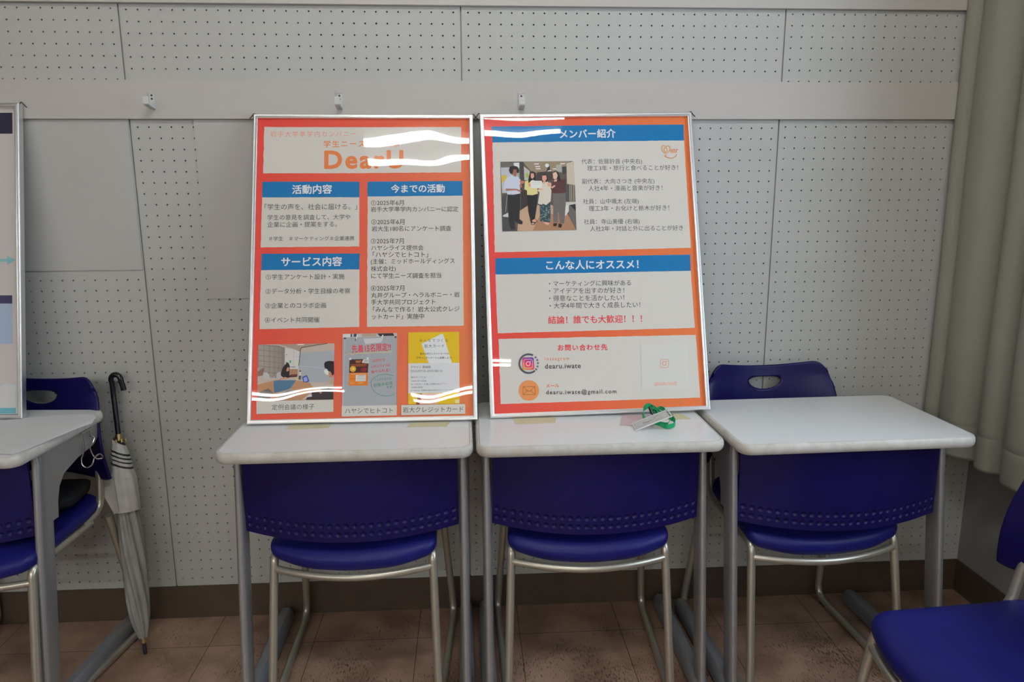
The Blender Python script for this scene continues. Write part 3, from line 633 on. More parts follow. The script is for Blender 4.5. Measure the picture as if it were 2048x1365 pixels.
('p',(180,180,182),0,[(54.4,550.6),(70.7,558.5),(70.2,545.4),(55.8,546.5)]),
('l',(170,168,166),1,[(69.1,609.3),(62.4,560.3)]),
('p',(34,34,36),0,[(68.7,610.2),(104.9,612.0),(102.6,574.3),(99.7,540.0),(109.0,531.6),(106.3,524.3),(98.3,525.3),(86.6,533.7),(88.8,561.4),(85.8,533.7),(86.9,514.1),(80.8,509.4),(73.8,514.4),(69.8,534.0)]),
('p',(178,182,196),0,[(82.0,663.5),(98.7,659.9),(107.2,649.9),(104.4,620.3),(104.9,611.2),(87.1,608.2),(68.6,609.0),(68.3,620.8),(59.6,625.9),(64.5,650.5)]),
('p',(150,100,84),0,[(65.2,625.8),(95.7,624.5),(109.2,618.5),(105.0,615.0),(94.0,620.4),(65.8,618.9)]),
('p',(172,104,92),0,[(104.7,648.3),(118.4,645.6),(117.4,640.7),(105.9,635.9)]),
('p',(150,100,84),0,[(104.3,636.7),(111.4,633.3),(109.5,626.8),(103.2,630.2)]),
('p',(140,92,76),0,[(85.9,683.3),(97.2,682.3),(97.5,668.2),(94.7,658.3),(88.3,660.9),(83.8,670.1)]),
('p',(40,32,32),0,[(76.0,676.8),(78.8,686.7),(88.6,690.2),(99.8,687.2),(105.0,676.4),(102.3,668.1),(97.5,669.9),(97.1,679.0),(89.0,679.9),(85.2,665.1),(78.9,668.5)]),
('p',(30,28,30),0,[(123.2,606.8),(153.2,608.7),(148.4,570.2),(142.2,539.2),(129.2,536.1),(124.6,560.8)]),
('p',(196,184,124),0,[(119.1,644.8),(129.0,649.6),(146.8,649.3),(152.3,626.1),(153.2,609.6),(138.5,605.7),(123.2,606.8),(123.7,619.1),(116.7,623.3)]),
('p',(30,24,26),0,[(132.1,664.4),(135.6,671.8),(142.9,673.3),(148.4,669.1),(150.4,657.5),(149.1,645.9),(140.3,649.4),(128.6,639.7),(128.2,649.6)]),
('p',(190,140,122),0,[(136.2,667.6),(144.3,667.5),(145.2,657.6),(140.4,651.9),(135.7,655.2)]),
('p',(190,140,122),0,[(127.7,638.0),(135.0,638.7),(134.7,629.7),(128.3,631.4)]),
('p',(30,28,28),0,[(128.4,536.1),(142.3,540.0),(149.7,532.5),(143.4,527.7),(140.7,522.8),(131.9,523.0)]),
('p',(196,140,120),0,[(133.2,534.4),(142.2,539.2),(147.5,531.7),(142.7,530.2),(135.5,531.1)]),
('p',(200,146,126),0,[(132.9,527.9),(140.2,528.6),(139.2,524.5),(133.6,524.3)]),
('p',(40,64,70),0,[(156.8,579.9),(186.3,587.6),(186.4,553.1),(183.7,528.5),(156.4,532.3)]),
('l',(170,184,182),0.8,[(164.3,553.2),(165.4,552.0),(165.2,550.8)]),
('l',(170,184,182),0.8,[(173.6,549.6),(175.5,549.3),(176.1,549.0)]),
('l',(170,184,182),0.8,[(157.9,540.9),(159.4,539.9),(159.6,538.9)]),
('l',(170,184,182),0.8,[(163.3,534.0),(164.1,532.7),(163.5,531.4)]),
('l',(170,184,182),0.8,[(179.8,555.8),(179.9,554.6),(178.7,553.4)]),
('l',(170,184,182),0.8,[(161.8,549.4),(161.3,548.9),(159.5,548.3)]),
('l',(170,184,182),0.8,[(171.3,544.7),(171.2,543.6),(169.9,542.4)]),
('l',(170,184,182),0.8,[(159.4,544.2),(159.6,542.9),(158.6,541.7)]),
('l',(170,184,182),0.8,[(166.8,575.1),(166.3,574.5),(164.5,574.0)]),
('l',(170,184,182),0.8,[(170.0,545.7),(169.4,545.2),(167.6,544.7)]),
('l',(170,184,182),0.8,[(175.9,537.0),(176.9,535.7),(176.6,534.5)]),
('l',(170,184,182),0.8,[(179.0,557.2),(178.4,556.9),(176.4,556.6)]),
('l',(170,184,182),0.8,[(181.6,572.0),(183.4,571.4),(183.9,570.9)]),
('l',(170,184,182),0.8,[(163.0,535.3),(163.8,534.0),(163.4,532.7)]),
('l',(170,184,182),0.8,[(174.7,563.4),(175.3,562.1),(174.6,560.8)]),
('l',(170,184,182),0.8,[(168.4,561.4),(168.7,560.1),(167.7,558.9)]),
('l',(170,184,182),0.8,[(172.5,537.7),(172.5,536.6),(171.1,535.5)]),
('l',(170,184,182),0.8,[(181.5,539.6),(180.9,539.5),(178.9,539.5)]),
('l',(170,184,182),0.8,[(176.1,569.3),(175.6,568.7),(173.8,568.1)]),
('l',(170,184,182),0.8,[(182.4,537.5),(182.7,536.2),(181.7,535.0)]),
('l',(170,184,182),0.8,[(177.2,567.2),(176.7,566.5),(174.9,565.8)]),
('l',(170,184,182),0.8,[(173.4,564.1),(175.3,563.8),(175.9,563.6)]),
('l',(170,184,182),0.8,[(179.3,534.0),(181.2,533.6),(181.8,533.2)]),
('l',(170,184,182),0.8,[(179.0,558.7),(180.8,558.0),(181.3,557.4)]),
('l',(170,184,182),0.8,[(165.3,543.6),(164.7,543.1),(162.9,542.6)]),
('l',(170,184,182),0.8,[(159.1,550.3),(161.1,550.1),(161.7,549.9)]),
('l',(170,184,182),0.8,[(177.1,562.1),(176.5,561.6),(174.6,561.1)]),
('l',(170,184,182),0.8,[(183.5,554.5),(182.9,554.5),(180.9,554.5)]),
('l',(170,184,182),0.8,[(167.0,573.1),(167.2,571.9),(166.1,570.6)]),
('l',(170,184,182),0.8,[(159.6,568.1),(160.5,566.8),(160.2,565.6)]),
('l',(170,184,182),0.8,[(174.6,569.6),(176.5,569.4),(177.1,569.2)]),
('l',(170,184,182),0.8,[(180.9,562.8),(180.3,562.5),(178.4,562.4)]),
('l',(170,184,182),0.8,[(181.6,560.0),(182.3,558.7),(181.8,557.4)]),
('l',(170,184,182),0.8,[(171.4,548.8),(171.6,547.6),(170.5,546.3)]),
('l',(170,184,182),0.8,[(172.4,549.8),(171.8,549.6),(169.9,549.3)]),
('l',(170,184,182),0.8,[(171.4,557.9),(171.2,556.9),(169.7,555.9)]),
('l',(170,184,182),0.8,[(164.7,563.6),(164.1,563.5),(162.1,563.4)]),
('l',(170,184,182),0.8,[(171.6,552.9),(173.5,552.8),(174.1,552.8)]),
('l',(170,184,182),0.8,[(168.8,551.6),(170.7,551.5),(171.3,551.4)]),
('l',(170,184,182),0.8,[(173.9,549.3),(175.8,549.0),(176.4,548.8)]),
('l',(170,184,182),0.8,[(174.5,556.4),(174.4,555.2),(173.0,554.1)]),
('l',(170,184,182),0.8,[(166.9,546.2),(166.7,545.3),(165.1,544.3)]),
('l',(170,184,182),0.8,[(159.6,574.0),(159.5,572.8),(158.2,571.7)]),
('l',(170,184,182),0.8,[(183.5,565.4),(184.3,564.1),(183.8,562.8)]),
('l',(170,184,182),0.8,[(173.8,562.6),(175.0,561.4),(174.8,560.2)]),
('l',(170,184,182),0.8,[(166.5,560.7),(166.7,559.4),(165.7,558.1)]),
('p',(204,150,132),0,[(164.4,529.7),(182.0,526.9),(179.3,521.3),(172.1,523.0)]),
('p',(190,182,168),0,[(165.1,640.7),(179.0,644.7),(191.6,635.4),(190.6,612.2),(187.9,587.6),(174.5,577.1),(165.8,581.4),(163.2,578.1),(152.1,581.6),(158.2,612.8),(152.0,619.5),(165.2,625.9)]),
('p',(34,28,30),0,[(164.8,652.3),(168.4,662.2),(175.1,665.8),(181.4,661.2),(183.2,647.1),(178.9,642.2),(166.0,643.2)]),
('p',(200,140,116),0,[(168.0,660.6),(178.1,661.2),(180.2,652.1),(174.9,643.9),(169.3,644.8),(166.6,650.6)]),
('p',(200,140,116),0,[(168.4,644.0),(175.7,643.9),(173.0,637.3),(169.0,637.4)]),
('p',(98,92,90),0,[(194.6,610.5),(229.5,611.6),(229.9,585.2),(222.3,524.5),(211.0,524.7),(207.7,559.2),(203.9,528.1),(192.6,528.4)]),
('p',(78,46,46),0,[(193.4,638.6),(200.1,645.2),(216.6,649.9),(227.0,646.4),(231.7,624.8),(227.8,610.0),(194.5,609.7),(189.5,623.8)]),
('p',(36,28,30),0,[(194.2,658.5),(198.0,670.1),(204.7,673.6),(212.6,669.8),(216.2,658.2),(218.0,644.9),(209.9,645.0),(199.4,646.8)]),
('p',(216,164,142),0,[(197.0,666.8),(206.2,670.8),(210.6,661.6),(207.7,651.7),(201.9,648.4),(197.3,653.5)]),
('p',(210,156,134),0,[(199.4,646.8),(209.3,650.0),(206.6,643.4),(200.0,642.7)]),
('p',(214,150,130),0,[(180.4,638.8),(188.6,641.2),(192.5,637.0),(190.5,628.8),(181.6,628.9)]),
('p',(214,150,130),0,[(189.6,627.1),(201.3,633.5),(202.7,630.2),(194.3,623.7)]),
('p',(90,50,50),0,[(207.3,623.5),(226.6,619.9),(224.7,613.3),(208.8,620.2)]),
('p',(30,28,30),0,[(192.4,525.9),(203.7,525.7),(199.3,516.8),(192.1,517.7)]),
('p',(30,28,30),0,[(206.9,524.8),(217.0,522.1),(213.7,513.2),(205.7,514.2)]),
('p',(210,206,192),0,[(135.0,646.5),(165.8,645.7),(165.5,624.2),(134.2,625.5)]),
('p',(170,172,160),0,[(137.6,642.8),(162.7,642.1),(162.7,641.1),(137.6,641.8)]),
('p',(170,172,160),0,[(139.9,637.8),(160.9,637.2),(160.8,636.5),(139.8,637.0)]),
('p',(210,150,130),0,[(155.5,624.4),(167.6,623.3),(166.6,619.2),(156.9,620.2)])]

# ------------------------------------------------------------------ tables
TW, TD, TH = 0.303, 0.198, 0.711      # half width, half depth, height
def make_table():
    t = thing('student_table', '', 'table')
    top = MB()
    prof = [(0.013, TH - 0.0285), (0.006, TH - 0.0275), (0.0015, TH - 0.022), (0.0, TH - 0.014), (0.0012, TH - 0.006), (0.004, TH - 0.0012), (0.0085, TH)]
    loops = [[(x, y, z) for x, y in rrect(-TW, TW, -TD, TD, 0.034, i)] for i, z in prof]
    top.loft([[(x, y, TH - 0.0285) for x, y in rrect(-TW, TW, -TD, TD, 0.034, 0.0092)], [(x, y, TH) for x, y in rrect(-TW, TW, -TD, TD, 0.034, 0.0092)]])
    top_o = top.build('tabletop', M['laminate'], t)
    e = MB()
    under = [(x, y, TH - 0.0283) for x, y in rrect(-TW, TW, -TD, TD, 0.034, 0.02)]
    over = [(x, y, TH - 0.003) for x, y in rrect(-TW, TW, -TD, TD, 0.034, 0.009)]
    e.loft([under] + loops + [over], caps=False)
    e.build('edge_band', M['edge'], top_o)
    for s in (-1, 1):
        lx = s * (TW - 0.026)
        # upright: oval tube leaning forward towards the floor
        def section(y, z, a=0.0125, b=0.030):
            out = []
            for k in range(32):
                q = 2 * math.pi * k / 32; c, d = math.cos(q), math.sin(q)
                out.append((lx + a * math.copysign(abs(c) ** 0.72, c), y + b * math.copysign(abs(d) ** 0.9, d), z))
            return out
        leg = MB(); leg.loft([section(-0.157 + 0.09 * (z / 0.68), z) for z in (0.035, 0.2, 0.4, 0.6, 0.683)])
        lo = leg.build('leg', M['leg'], t)
        # foot running back to the wall side
        f = MB()
        def fs(y, h, wd):
            return [(lx + wd * c, y, max(0.004, 0.004 + h * d)) for c, d in ((-0.8, 0), (0.8, 0), (1, 0.12), (1, 0.55), (0.85, 0.82), (0.5, 0.97), (0, 1.0), (-0.5, 0.97), (-0.85, 0.82), (-1, 0.55), (-1, 0.12))]
        f.loft([fs(-0.208, 0.024, 0.014), fs(-0.196, 0.044, 0.019), fs(-0.10, 0.050, 0.0205), fs(0.20, 0.046, 0.0205), fs(0.262, 0.042, 0.0195), fs(0.276, 0.026, 0.014)])
        fo = f.build('foot', M['foot'], lo)
        for yy in (-0.17, 0.24):
            MB().loft([[(lx + 0.012 * math.cos(q), yy + 0.012 * math.sin(q), z) for q in [2 * math.pi * k / 12 for k in range(12)]] for z in (0.0, 0.006)]).build('foot_pad', M['rubber'], lo)
        # arm carrying the top, with a swept corner
        prof2 = [(-0.095, 0.683), (0.165, 0.683), (0.165, 0.645), (0.14, 0.628), (0.06, 0.618), (-0.005, 0.600), (-0.03, 0.575), (-0.043, 0.54), (-0.049, 0.50), (-0.075, 0.50)]
        a = MB(); a.loft([[(lx - 0.011, y, z) for y, z in prof2], [(lx + 0.011, y, z) for y, z in prof2]])
        a.build('support_arm', M['leg'], lo, angle=25)
    # bowed modesty panel with two rows of dimples
    pw = TW - 0.039
    xs = [-pw + 2 * pw * i / 312 for i in range(313)]
    zb = lambda s: 0.460 + 0.016 * s * s
    rows = []
    for i in range(44):
        rows.append(0.0017 * i)
    rows += [0.0017 * 43 + (i + 1) * 0.0165 for i in range(10)]
    dim = [(-pw + 0.012 + (2 * pw - 0.024) * k / 25) for k in range(26)]
    vs = []; fs_ = []
    for x in xs:
        s = x / pw
        for j, r in enumerate(rows):
            zz = zb(s) + r
            if j == len(rows) - 1: zz = 0.683
            y = -0.104 - 0.052 * (1 - s * s)
            for rr in (0.021, 0.043):
                k = min(25, max(0, round((x + pw - 0.012) / (2 * pw - 0.024) * 25)))
                d = math.hypot(x - dim[k], r - rr)
                if d < 0.0062: y += 0.0036 * (1 - (d / 0.0062) ** 2) ** 0.7
                elif d < 0.0078: y -= 0.0005 * math.sin((d - 0.0062) / 0.0016 * math.pi)
            vs.append((x, y, zz))
    nr = len(rows)
    for i in range(len(xs) - 1):
        for j in range(nr - 1): fs_.append((i * nr + j, (i + 1) * nr + j, (i + 1) * nr + j + 1, i * nr + j + 1))
    mp = MB().add(vs, fs_)
    # back face and rim
    bx = [-pw + 2 * pw * i / 40 for i in range(41)]
    fr_ = []; 
    b0 = [(x, -0.104 - 0.052 * (1 - (x / pw) ** 2), zb(x / pw)) for x in bx]; t0 = [(x, y, 0.683) for x, y, z in b0]
    b1 = [(x, y + 0.007, z) for x, y, z in b0]; t1 = [(x, y + 0.007, z) for x, y, z in t0]
    mp.loft([b1, t1], caps=False, closed=False).loft([b0, b1], caps=False, closed=False)
    for k in (0, -1): mp.add([b0[k], t0[k], t1[k], b1[k]], [(0, 1, 2, 3)])
    mp.build('modesty_panel', M['blue'], t, angle=60)
    return t
TABLES = [
    ('white topped table with blue modesty panel in front of the left red poster', (0.6195, -0.3055), 0.2),
    ('white topped table with the name badge and green lanyard lying on it', (1.2330, -0.3055), 0.0),
    ('bare white topped table standing beside the curtain corner', (1.8540, -0.3290), 1.6),
    ('white topped table at the left edge with a paper sheet and wire bag hook', (-0.4130, -0.2790), -3.65)]
tp = make_table(); tables = []
for i, (lab, (x, y), a) in enumerate(TABLES):
    o = tp if i == 0 else copy_tree(tp)
    o.location = (x, y, 0); o.rotation_euler = (0, 0, R(a)); tag(o, lab, 'table', 'white tables along the wall'); tables.append(o)
bpy.context.view_layer.update()

# wire bag hook under the left table's side
hk = MB(); r = 0.0019
A = [(0.296, 0.080, 0.684), (0.296, 0.080, 0.640), (0.291, 0.082, 0.610), (0.285, 0.078, 0.590), (0.288, 0.075, 0.572), (0.300, 0.075, 0.562), (0.313, 0.078, 0.566), (0.319, 0.083, 0.575), (0.321, 0.088, 0.588), (0.331, 0.098, 0.598), (0.334, 0.108, 0.590), (0.331, 0.112, 0.579), (0.321, 0.106, 0.578), (0.314, 0.104, 0.582), (0.305, 0.106, 0.590), (0.299, 0.106, 0.606), (0.299, 0.104, 0.622), (0.306, 0.110, 0.634), (0.307, 0.118, 0.648), (0.300, 0.116, 0.652), (0.297, 0.110, 0.660), (0.297, 0.110, 0.684)]
A = [(0.290 + (x - 0.290) * 0.78, y, 0.684 - (0.684 - z) * 0.82) for x, y, z in A]
hk.tube(catmull(A, 6), r, 8).box(0.285, 0.300, 0.070, 0.120, 0.6795, 0.6825)
hk.build('bag_hook', M['steel'], tables[3])

# ------------------------------------------------------------------ chairs (local: front towards -y)
def make_chair():
    t = thing('stacking_chair', '', 'chair')
    # seat
    outline = fillet([(-0.184, 0.150, 0), (-0.211, -0.203, 0), (-0.12, -0.236, 0), (0, -0.245, 0), (0.12, -0.236, 0), (0.211, -0.203, 0), (0.184, 0.150, 0)], [0.07, 0.040, 0.3, 0.5, 0.3, 0.040, 0.07], 7, closed=True)
    def ztop(x, y):
        z = 0.452
        if y < -0.13: z -= 0.024 * ((-0.13 - y) / 0.11) ** 2
        z -= 0.013 * math.exp(-(x * x / 0.022 + (y - 0.02) ** 2 / 0.022))
        if y > 0.07: z += 0.018 * ((y - 0.07) / 0.08) ** 2
        z += 0.004 * (abs(x) / 0.2) ** 3
        return z
    def lip(y): return 0.025 + 0.012 * max(0, min(1, (-0.05 - y) / 0.19)) ** 1.4
    loops = []
    for s in (0.02, 0.25, 0.45, 0.62, 0.76, 0.86, 0.93, 0.97):
        loops.append([(p.x * s, p.y * s, ztop(p.x * s, p.y * s) - 0.010 * max(0, (s - 0.8) / 0.2) ** 2) for p in outline])
    for s, q in ((0.992, 0.16), (1.0, 0.35), (1.0, 0.6), (0.99, 0.85), (0.972, 1.0)):
        loops.append([(p.x * s, p.y * s, ztop(p.x * 0.97, p.y * 0.97) - 0.008 - lip(p.y) * q) for p in outline])
    for s in (0.90, 0.6, 0.05):
        loops.append([(p.x * s, p.y * s, ztop(p.x * s, p.y * s) - 0.026 - (lip(p.y) - 0.025) * max(0, (s - 0.6) / 0.4)) for p in outline])
    MB().loft(loops).build('seat', M['blue_seat'], t, angle=70)
    # backrest shell with a grip slot
    NS, NT = 76, 44
    bm = bmesh.new(); grid = []
    slot_c, slot_w, slot_h = 0.741, 0.052, 0.038
    def lid(x): return 0.010 - 0.010 * min(1, abs(x) / slot_w) ** 5
    def hw(tt): return 0.225 - 0.033 * tt ** 1.2
    def shell(s, tt):
        k = max(0.0, (abs(s) - 0.72) / 0.28)
        zt = 0.784 + 0.022 * s * s - 0.036 * k ** 3
        zb_ = 0.522 - 0.016 * s * s + 0.010 * k ** 4
        z = zb_ + (zt - zb_) * tt
        x = s * (hw(tt) - 0.012 * max(0, (tt - 0.8) / 0.2) ** 2)
        y = 0.160 - (0.044 + 0.020 * math.sin(math.pi * min(1, tt * 1.15))) * s * s + 0.026 * tt + 0.010 * tt * tt
        return Vector((x, y, z))
    for i in range(NS + 1):
        grid.append([bm.verts.new(shell(-1 + 2 * i / NS, j / NT)) for j in range(NT + 1)])
    def inside(x, z):           # flat top, rounded bottom
        dz = z - slot_c; ax = abs(x)
        if ax > slot_w or dz > lid(x): return False
        return dz > -(slot_h - 0.010) * math.sqrt(max(0, 1 - (ax / slot_w) ** 2))
    for i in range(NS):
        for j in range(NT):
            q = [grid[i][j], grid[i + 1][j], grid[i + 1][j + 1], grid[i][j + 1]]
            c = sum((v.co for v in q), Vector()) / 4
            if not inside(c.x, c.z): bm.faces.new(q)
    loose = [v for v in bm.verts if not v.link_faces]
    bmesh.ops.delete(bm, geom=loose, context='VERTS')
    for v in bm.verts:
        if any(e.is_boundary for e in v.link_edges) and abs(v.co.x) < 0.068 and 0.70 < v.co.z < 0.765:
            # slide the slot rim onto its smooth outline
            best = None
            for k in range(97):
                u = k / 96
                if u < 0.3:
                    px = -slot_w + 2 * slot_w * u / 0.3; pz = slot_c + lid(px)
                else:
                    a = math.pi * (u - 0.3) / 0.7; px = slot_w * math.cos(a); pz = slot_c - (slot_h - 0.010) * math.sin(a)
                d = (px - v.co.x) ** 2 + (pz - v.co.z) ** 2
                if best is None or d < best[0]: best = (d, px, pz)
            v.co.x, v.co.z = best[1], best[2]
    me = bpy.data.meshes.new('backrest'); bm.to_mesh(me); bm.free()
    me.materials.append(M['blue']); me.polygons.foreach_set('use_smooth', [True] * len(me.polygons))
    b = bpy.data.objects.new('backrest', me); COL.objects.link(b); b.parent = t
    so = b.modifiers.new('thickness', 'SOLIDIFY'); so.thickness = 0.007; so.offset = 0
    # side frames: front leg, sled runner, rear upright, seat rail curving up to the back
    for s in (-1, 1):
        rr = 0.0108
        loop = fillet([(s * 0.188, 0.06, 0.408), (s * 0.199, -0.190, 0.406), (s * 0.212, -0.258, 0.0115), (s * 0.229, 0.186, 0.0115), (s * 0.203, 0.120, 0.404)], [0, 0.03, 0.03, 0.045, 0], 8)
        MB().tube(loop, rr, 14).build('sled_leg', M['champagne'], t, angle=60)
        rail = fillet([(s * 0.186, 0.03, 0.410), (s * 0.184, 0.116, 0.424), (s * 0.178, 0.150, 0.60)], [0, 0.05, 0], 10)
        MB().tube(rail, rr, 14).build('back_support', M['champagne'], t, angle=60)
        for yy in (-0.215, 0.14):
            xx = s * (0.212 + 0.017 * (yy + 0.258) / 0.444)
            MB().box(xx - 0.008, xx + 0.008, yy - 0.012, yy + 0.012, 0.0, 0.006).build('glide', M['rubber'], t)
    arc = [(-0.199 + 0.398 * k / 24, -0.196 - 0.044 * math.sin(math.pi * k / 24) ** 0.9, 0.372 - 0.005 * math.sin(math.pi * k / 24)) for k in range(25)]
    MB().tube(arc, 0.0095, 14).build('crossbar', M['champagne'], t, angle=60)
    return t
CHAIRS = [
    ('blue stacking chair pushed under the table below the left red poster', (0.6225, -0.222), -1.7),
    ('blue stacking chair pushed under the table that holds the green lanyard', (1.2195, -0.222), -1.0),
    ('blue stacking chair behind the bare table with its grip slot showing', (1.823, -0.225), 4.4),
    ('blue stacking chair behind the table at the left edge with a black bag on it', (-0.332, -0.222), -7.0),
    ('blue chair alone in the right foreground turned sideways to the tables', (1.968, -0.998), -81.5)]
cp = make_chair(); chairs = []
for i, (lab, (x, y), a) in enumerate(CHAIRS):
    o = cp if i == 0 else copy_tree(cp)
    o.location = (x, y, 0); o.rotation_euler = (0, 0, R(a)); tag(o, lab, 'chair', 'blue stacking chairs'); chairs.append(o)
bpy.context.view_layer.update()
# light blue pen stroke on the foreground chair's seat
mk = MB(); mk.tube([(0.165 + 0.010 * math.cos(q), -0.165 + 0.014 * math.sin(q), 0.4555 - 0.0022 * (math.sin(q))) for q in [R(70 + 9 * k) for k in range(24)]], 0.0010, 6)
mko = mk.build('pen_mark', M['inkblue'], chairs[4]); mko['label'] = 'small light blue pen stroke'

# ------------------------------------------------------------------ framed posters
def ink(c): return (*rgb(*c, 1.62), 1.0)
class Sheet:
    """printed sheet: flat coloured faces and lettering in ONE mesh; ink colours in a colour attribute"""
    def __init__(s, W, H): s.v = []; s.f = []; s.c = []; s.W = W; s.H = H; s.k = 0
    def lay(s):
        s.k += 1; return -0.000009 * s.k
    def poly(s, pts, col, y=None):
        from mathutils.geometry import tessellate_polygon
        y = s.lay() if y is None else y; o = len(s.v)
        s.v += [(p[0], y, p[1]) for p in pts]; c = col if isinstance(col, list) else [col] * len(pts); s.c += c
        for tri in tessellate_polygon([[Vector((p[0], p[1], 0)) for p in pts]]): s.f.append(tuple(o + i for i in tri))
    def line(s, pts, w, col):
        y = s.lay(); P = [Vector((p[0], p[1])) for p in pts]; h = w / 2
        for a, b in zip(P, P[1:]):
            d = (b - a)
            if d.length < 1e-6: continue
            d.normalize(); n = Vector((-d.y, d.x)) * h; e = d * h * 0.6
            s.poly([a - e + n, a - e - n, b + e - n, b + e + n], col, y)
    def text(s, st, A, B, col, weight=0, h=0):
        A, B = Vector(A), Vector(B); wid = (B - A).length
        cu = bpy.data.curves.new('t', 'FONT'); cu.body = st; cu.size = 1.0; cu.resolution_u = 3; cu.fill_mode = 'FRONT'
        ob = bpy.data.objects.new('t', cu); COL.objects.link(ob)
        def mesh():
            bpy.context.view_layer.update()
            e = ob.evaluated_get(bpy.context.evaluated_depsgraph_get()); m = e.to_mesh()
            vs = [v.co.copy() for v in m.vertices]; fs = [tuple(p.vertices) for p in m.polygons]; e.to_mesh_clear(); return vs, fs
        vs, fs = mesh()
        bb = lambda q: (min(v.x for v in q), max(v.x for v in q), min(v.y for v in q), max(v.y for v in q))
        x0, x1, y0, y1 = bb(vs)
        if h and len(st) > 1:
            k = h / (y1 - y0); want = wid / k
            cu.space_character = 1.5; v2, _ = mesh(); X0, X1, _, _ = bb(v2)
            per = ((X1 - X0) - (x1 - x0)) / 0.5
            cu.space_character = min(2.5, max(0.97, 1 + (want - (x1 - x0)) / max(per, 1e-6)))
            vs, fs = mesh(); x0, x1, y0, y1 = bb(vs)
        bpy.data.objects.remove(ob); bpy.data.curves.remove(cu)
        sx = wid / (x1 - x0); sy = (h / (y1 - y0)) if h else sx
        u = (B - A).normalized(); n = Vector((-u.y, u.x)); yl = s.lay(); o = len(s.v); my = (y0 + y1) / 2 if h else None
        if my is None: my = 0.36 if y1 - y0 < 0.78 and y0 > -0.12 else (y0 + y1) / 2
        d = (0.0, 0.013, 0.022, 0.034)[weight]
        for q in ([(0, 0)] if not weight else [(d * math.cos(R(a)), d * math.sin(R(a))) for a in range(0, 360, 45)]):
            o = len(s.v); yl = s.lay()
            for v in vs:
                p = A + u * ((v.x - x0 + q[0]) * sx) + n * ((v.y - my + q[1]) * sy); s.v.append((p.x, yl, p.y)); s.c.append(col)
            s.f += [tuple(i + o for i in f) for f in fs]
    def build(s, name, parent):
        me = bpy.data.meshes.new(name); me.from_pydata(s.v, [], s.f); me.materials.append(M['print'])
        at = me.color_attributes.new('ink', 'FLOAT_COLOR', 'POINT')
        at.data.foreach_set('color', [x for c in s.c for x in c])
        bm = bmesh.new(); bm.from_mesh(me)
        for f in bm.faces:
            if f.normal.y > 0: f.normal_flip()
        bm.to_mesh(me); bm.free()
        o = bpy.data.objects.new(name, me); COL.objects.link(o); o.parent = parent; return o
def torn(pts, amp=0.0007, step=0.006):
    out = []
    for i, a in enumerate(pts):
        a = Vector(a); b = Vector(pts[(i + 1) % len(pts)]); n = max(1, int((b - a).length / step)); d = (b - a).normalized(); nn = Vector((-d.y, d.x))
        for k in range(n):
            p = a.lerp(b, k / n); out.append(p + nn * (noise.noise(Vector((p.x * 60, p.y * 60, i))) * amp * (1.9 if i == len(pts) - 1 else 1)))
    return out
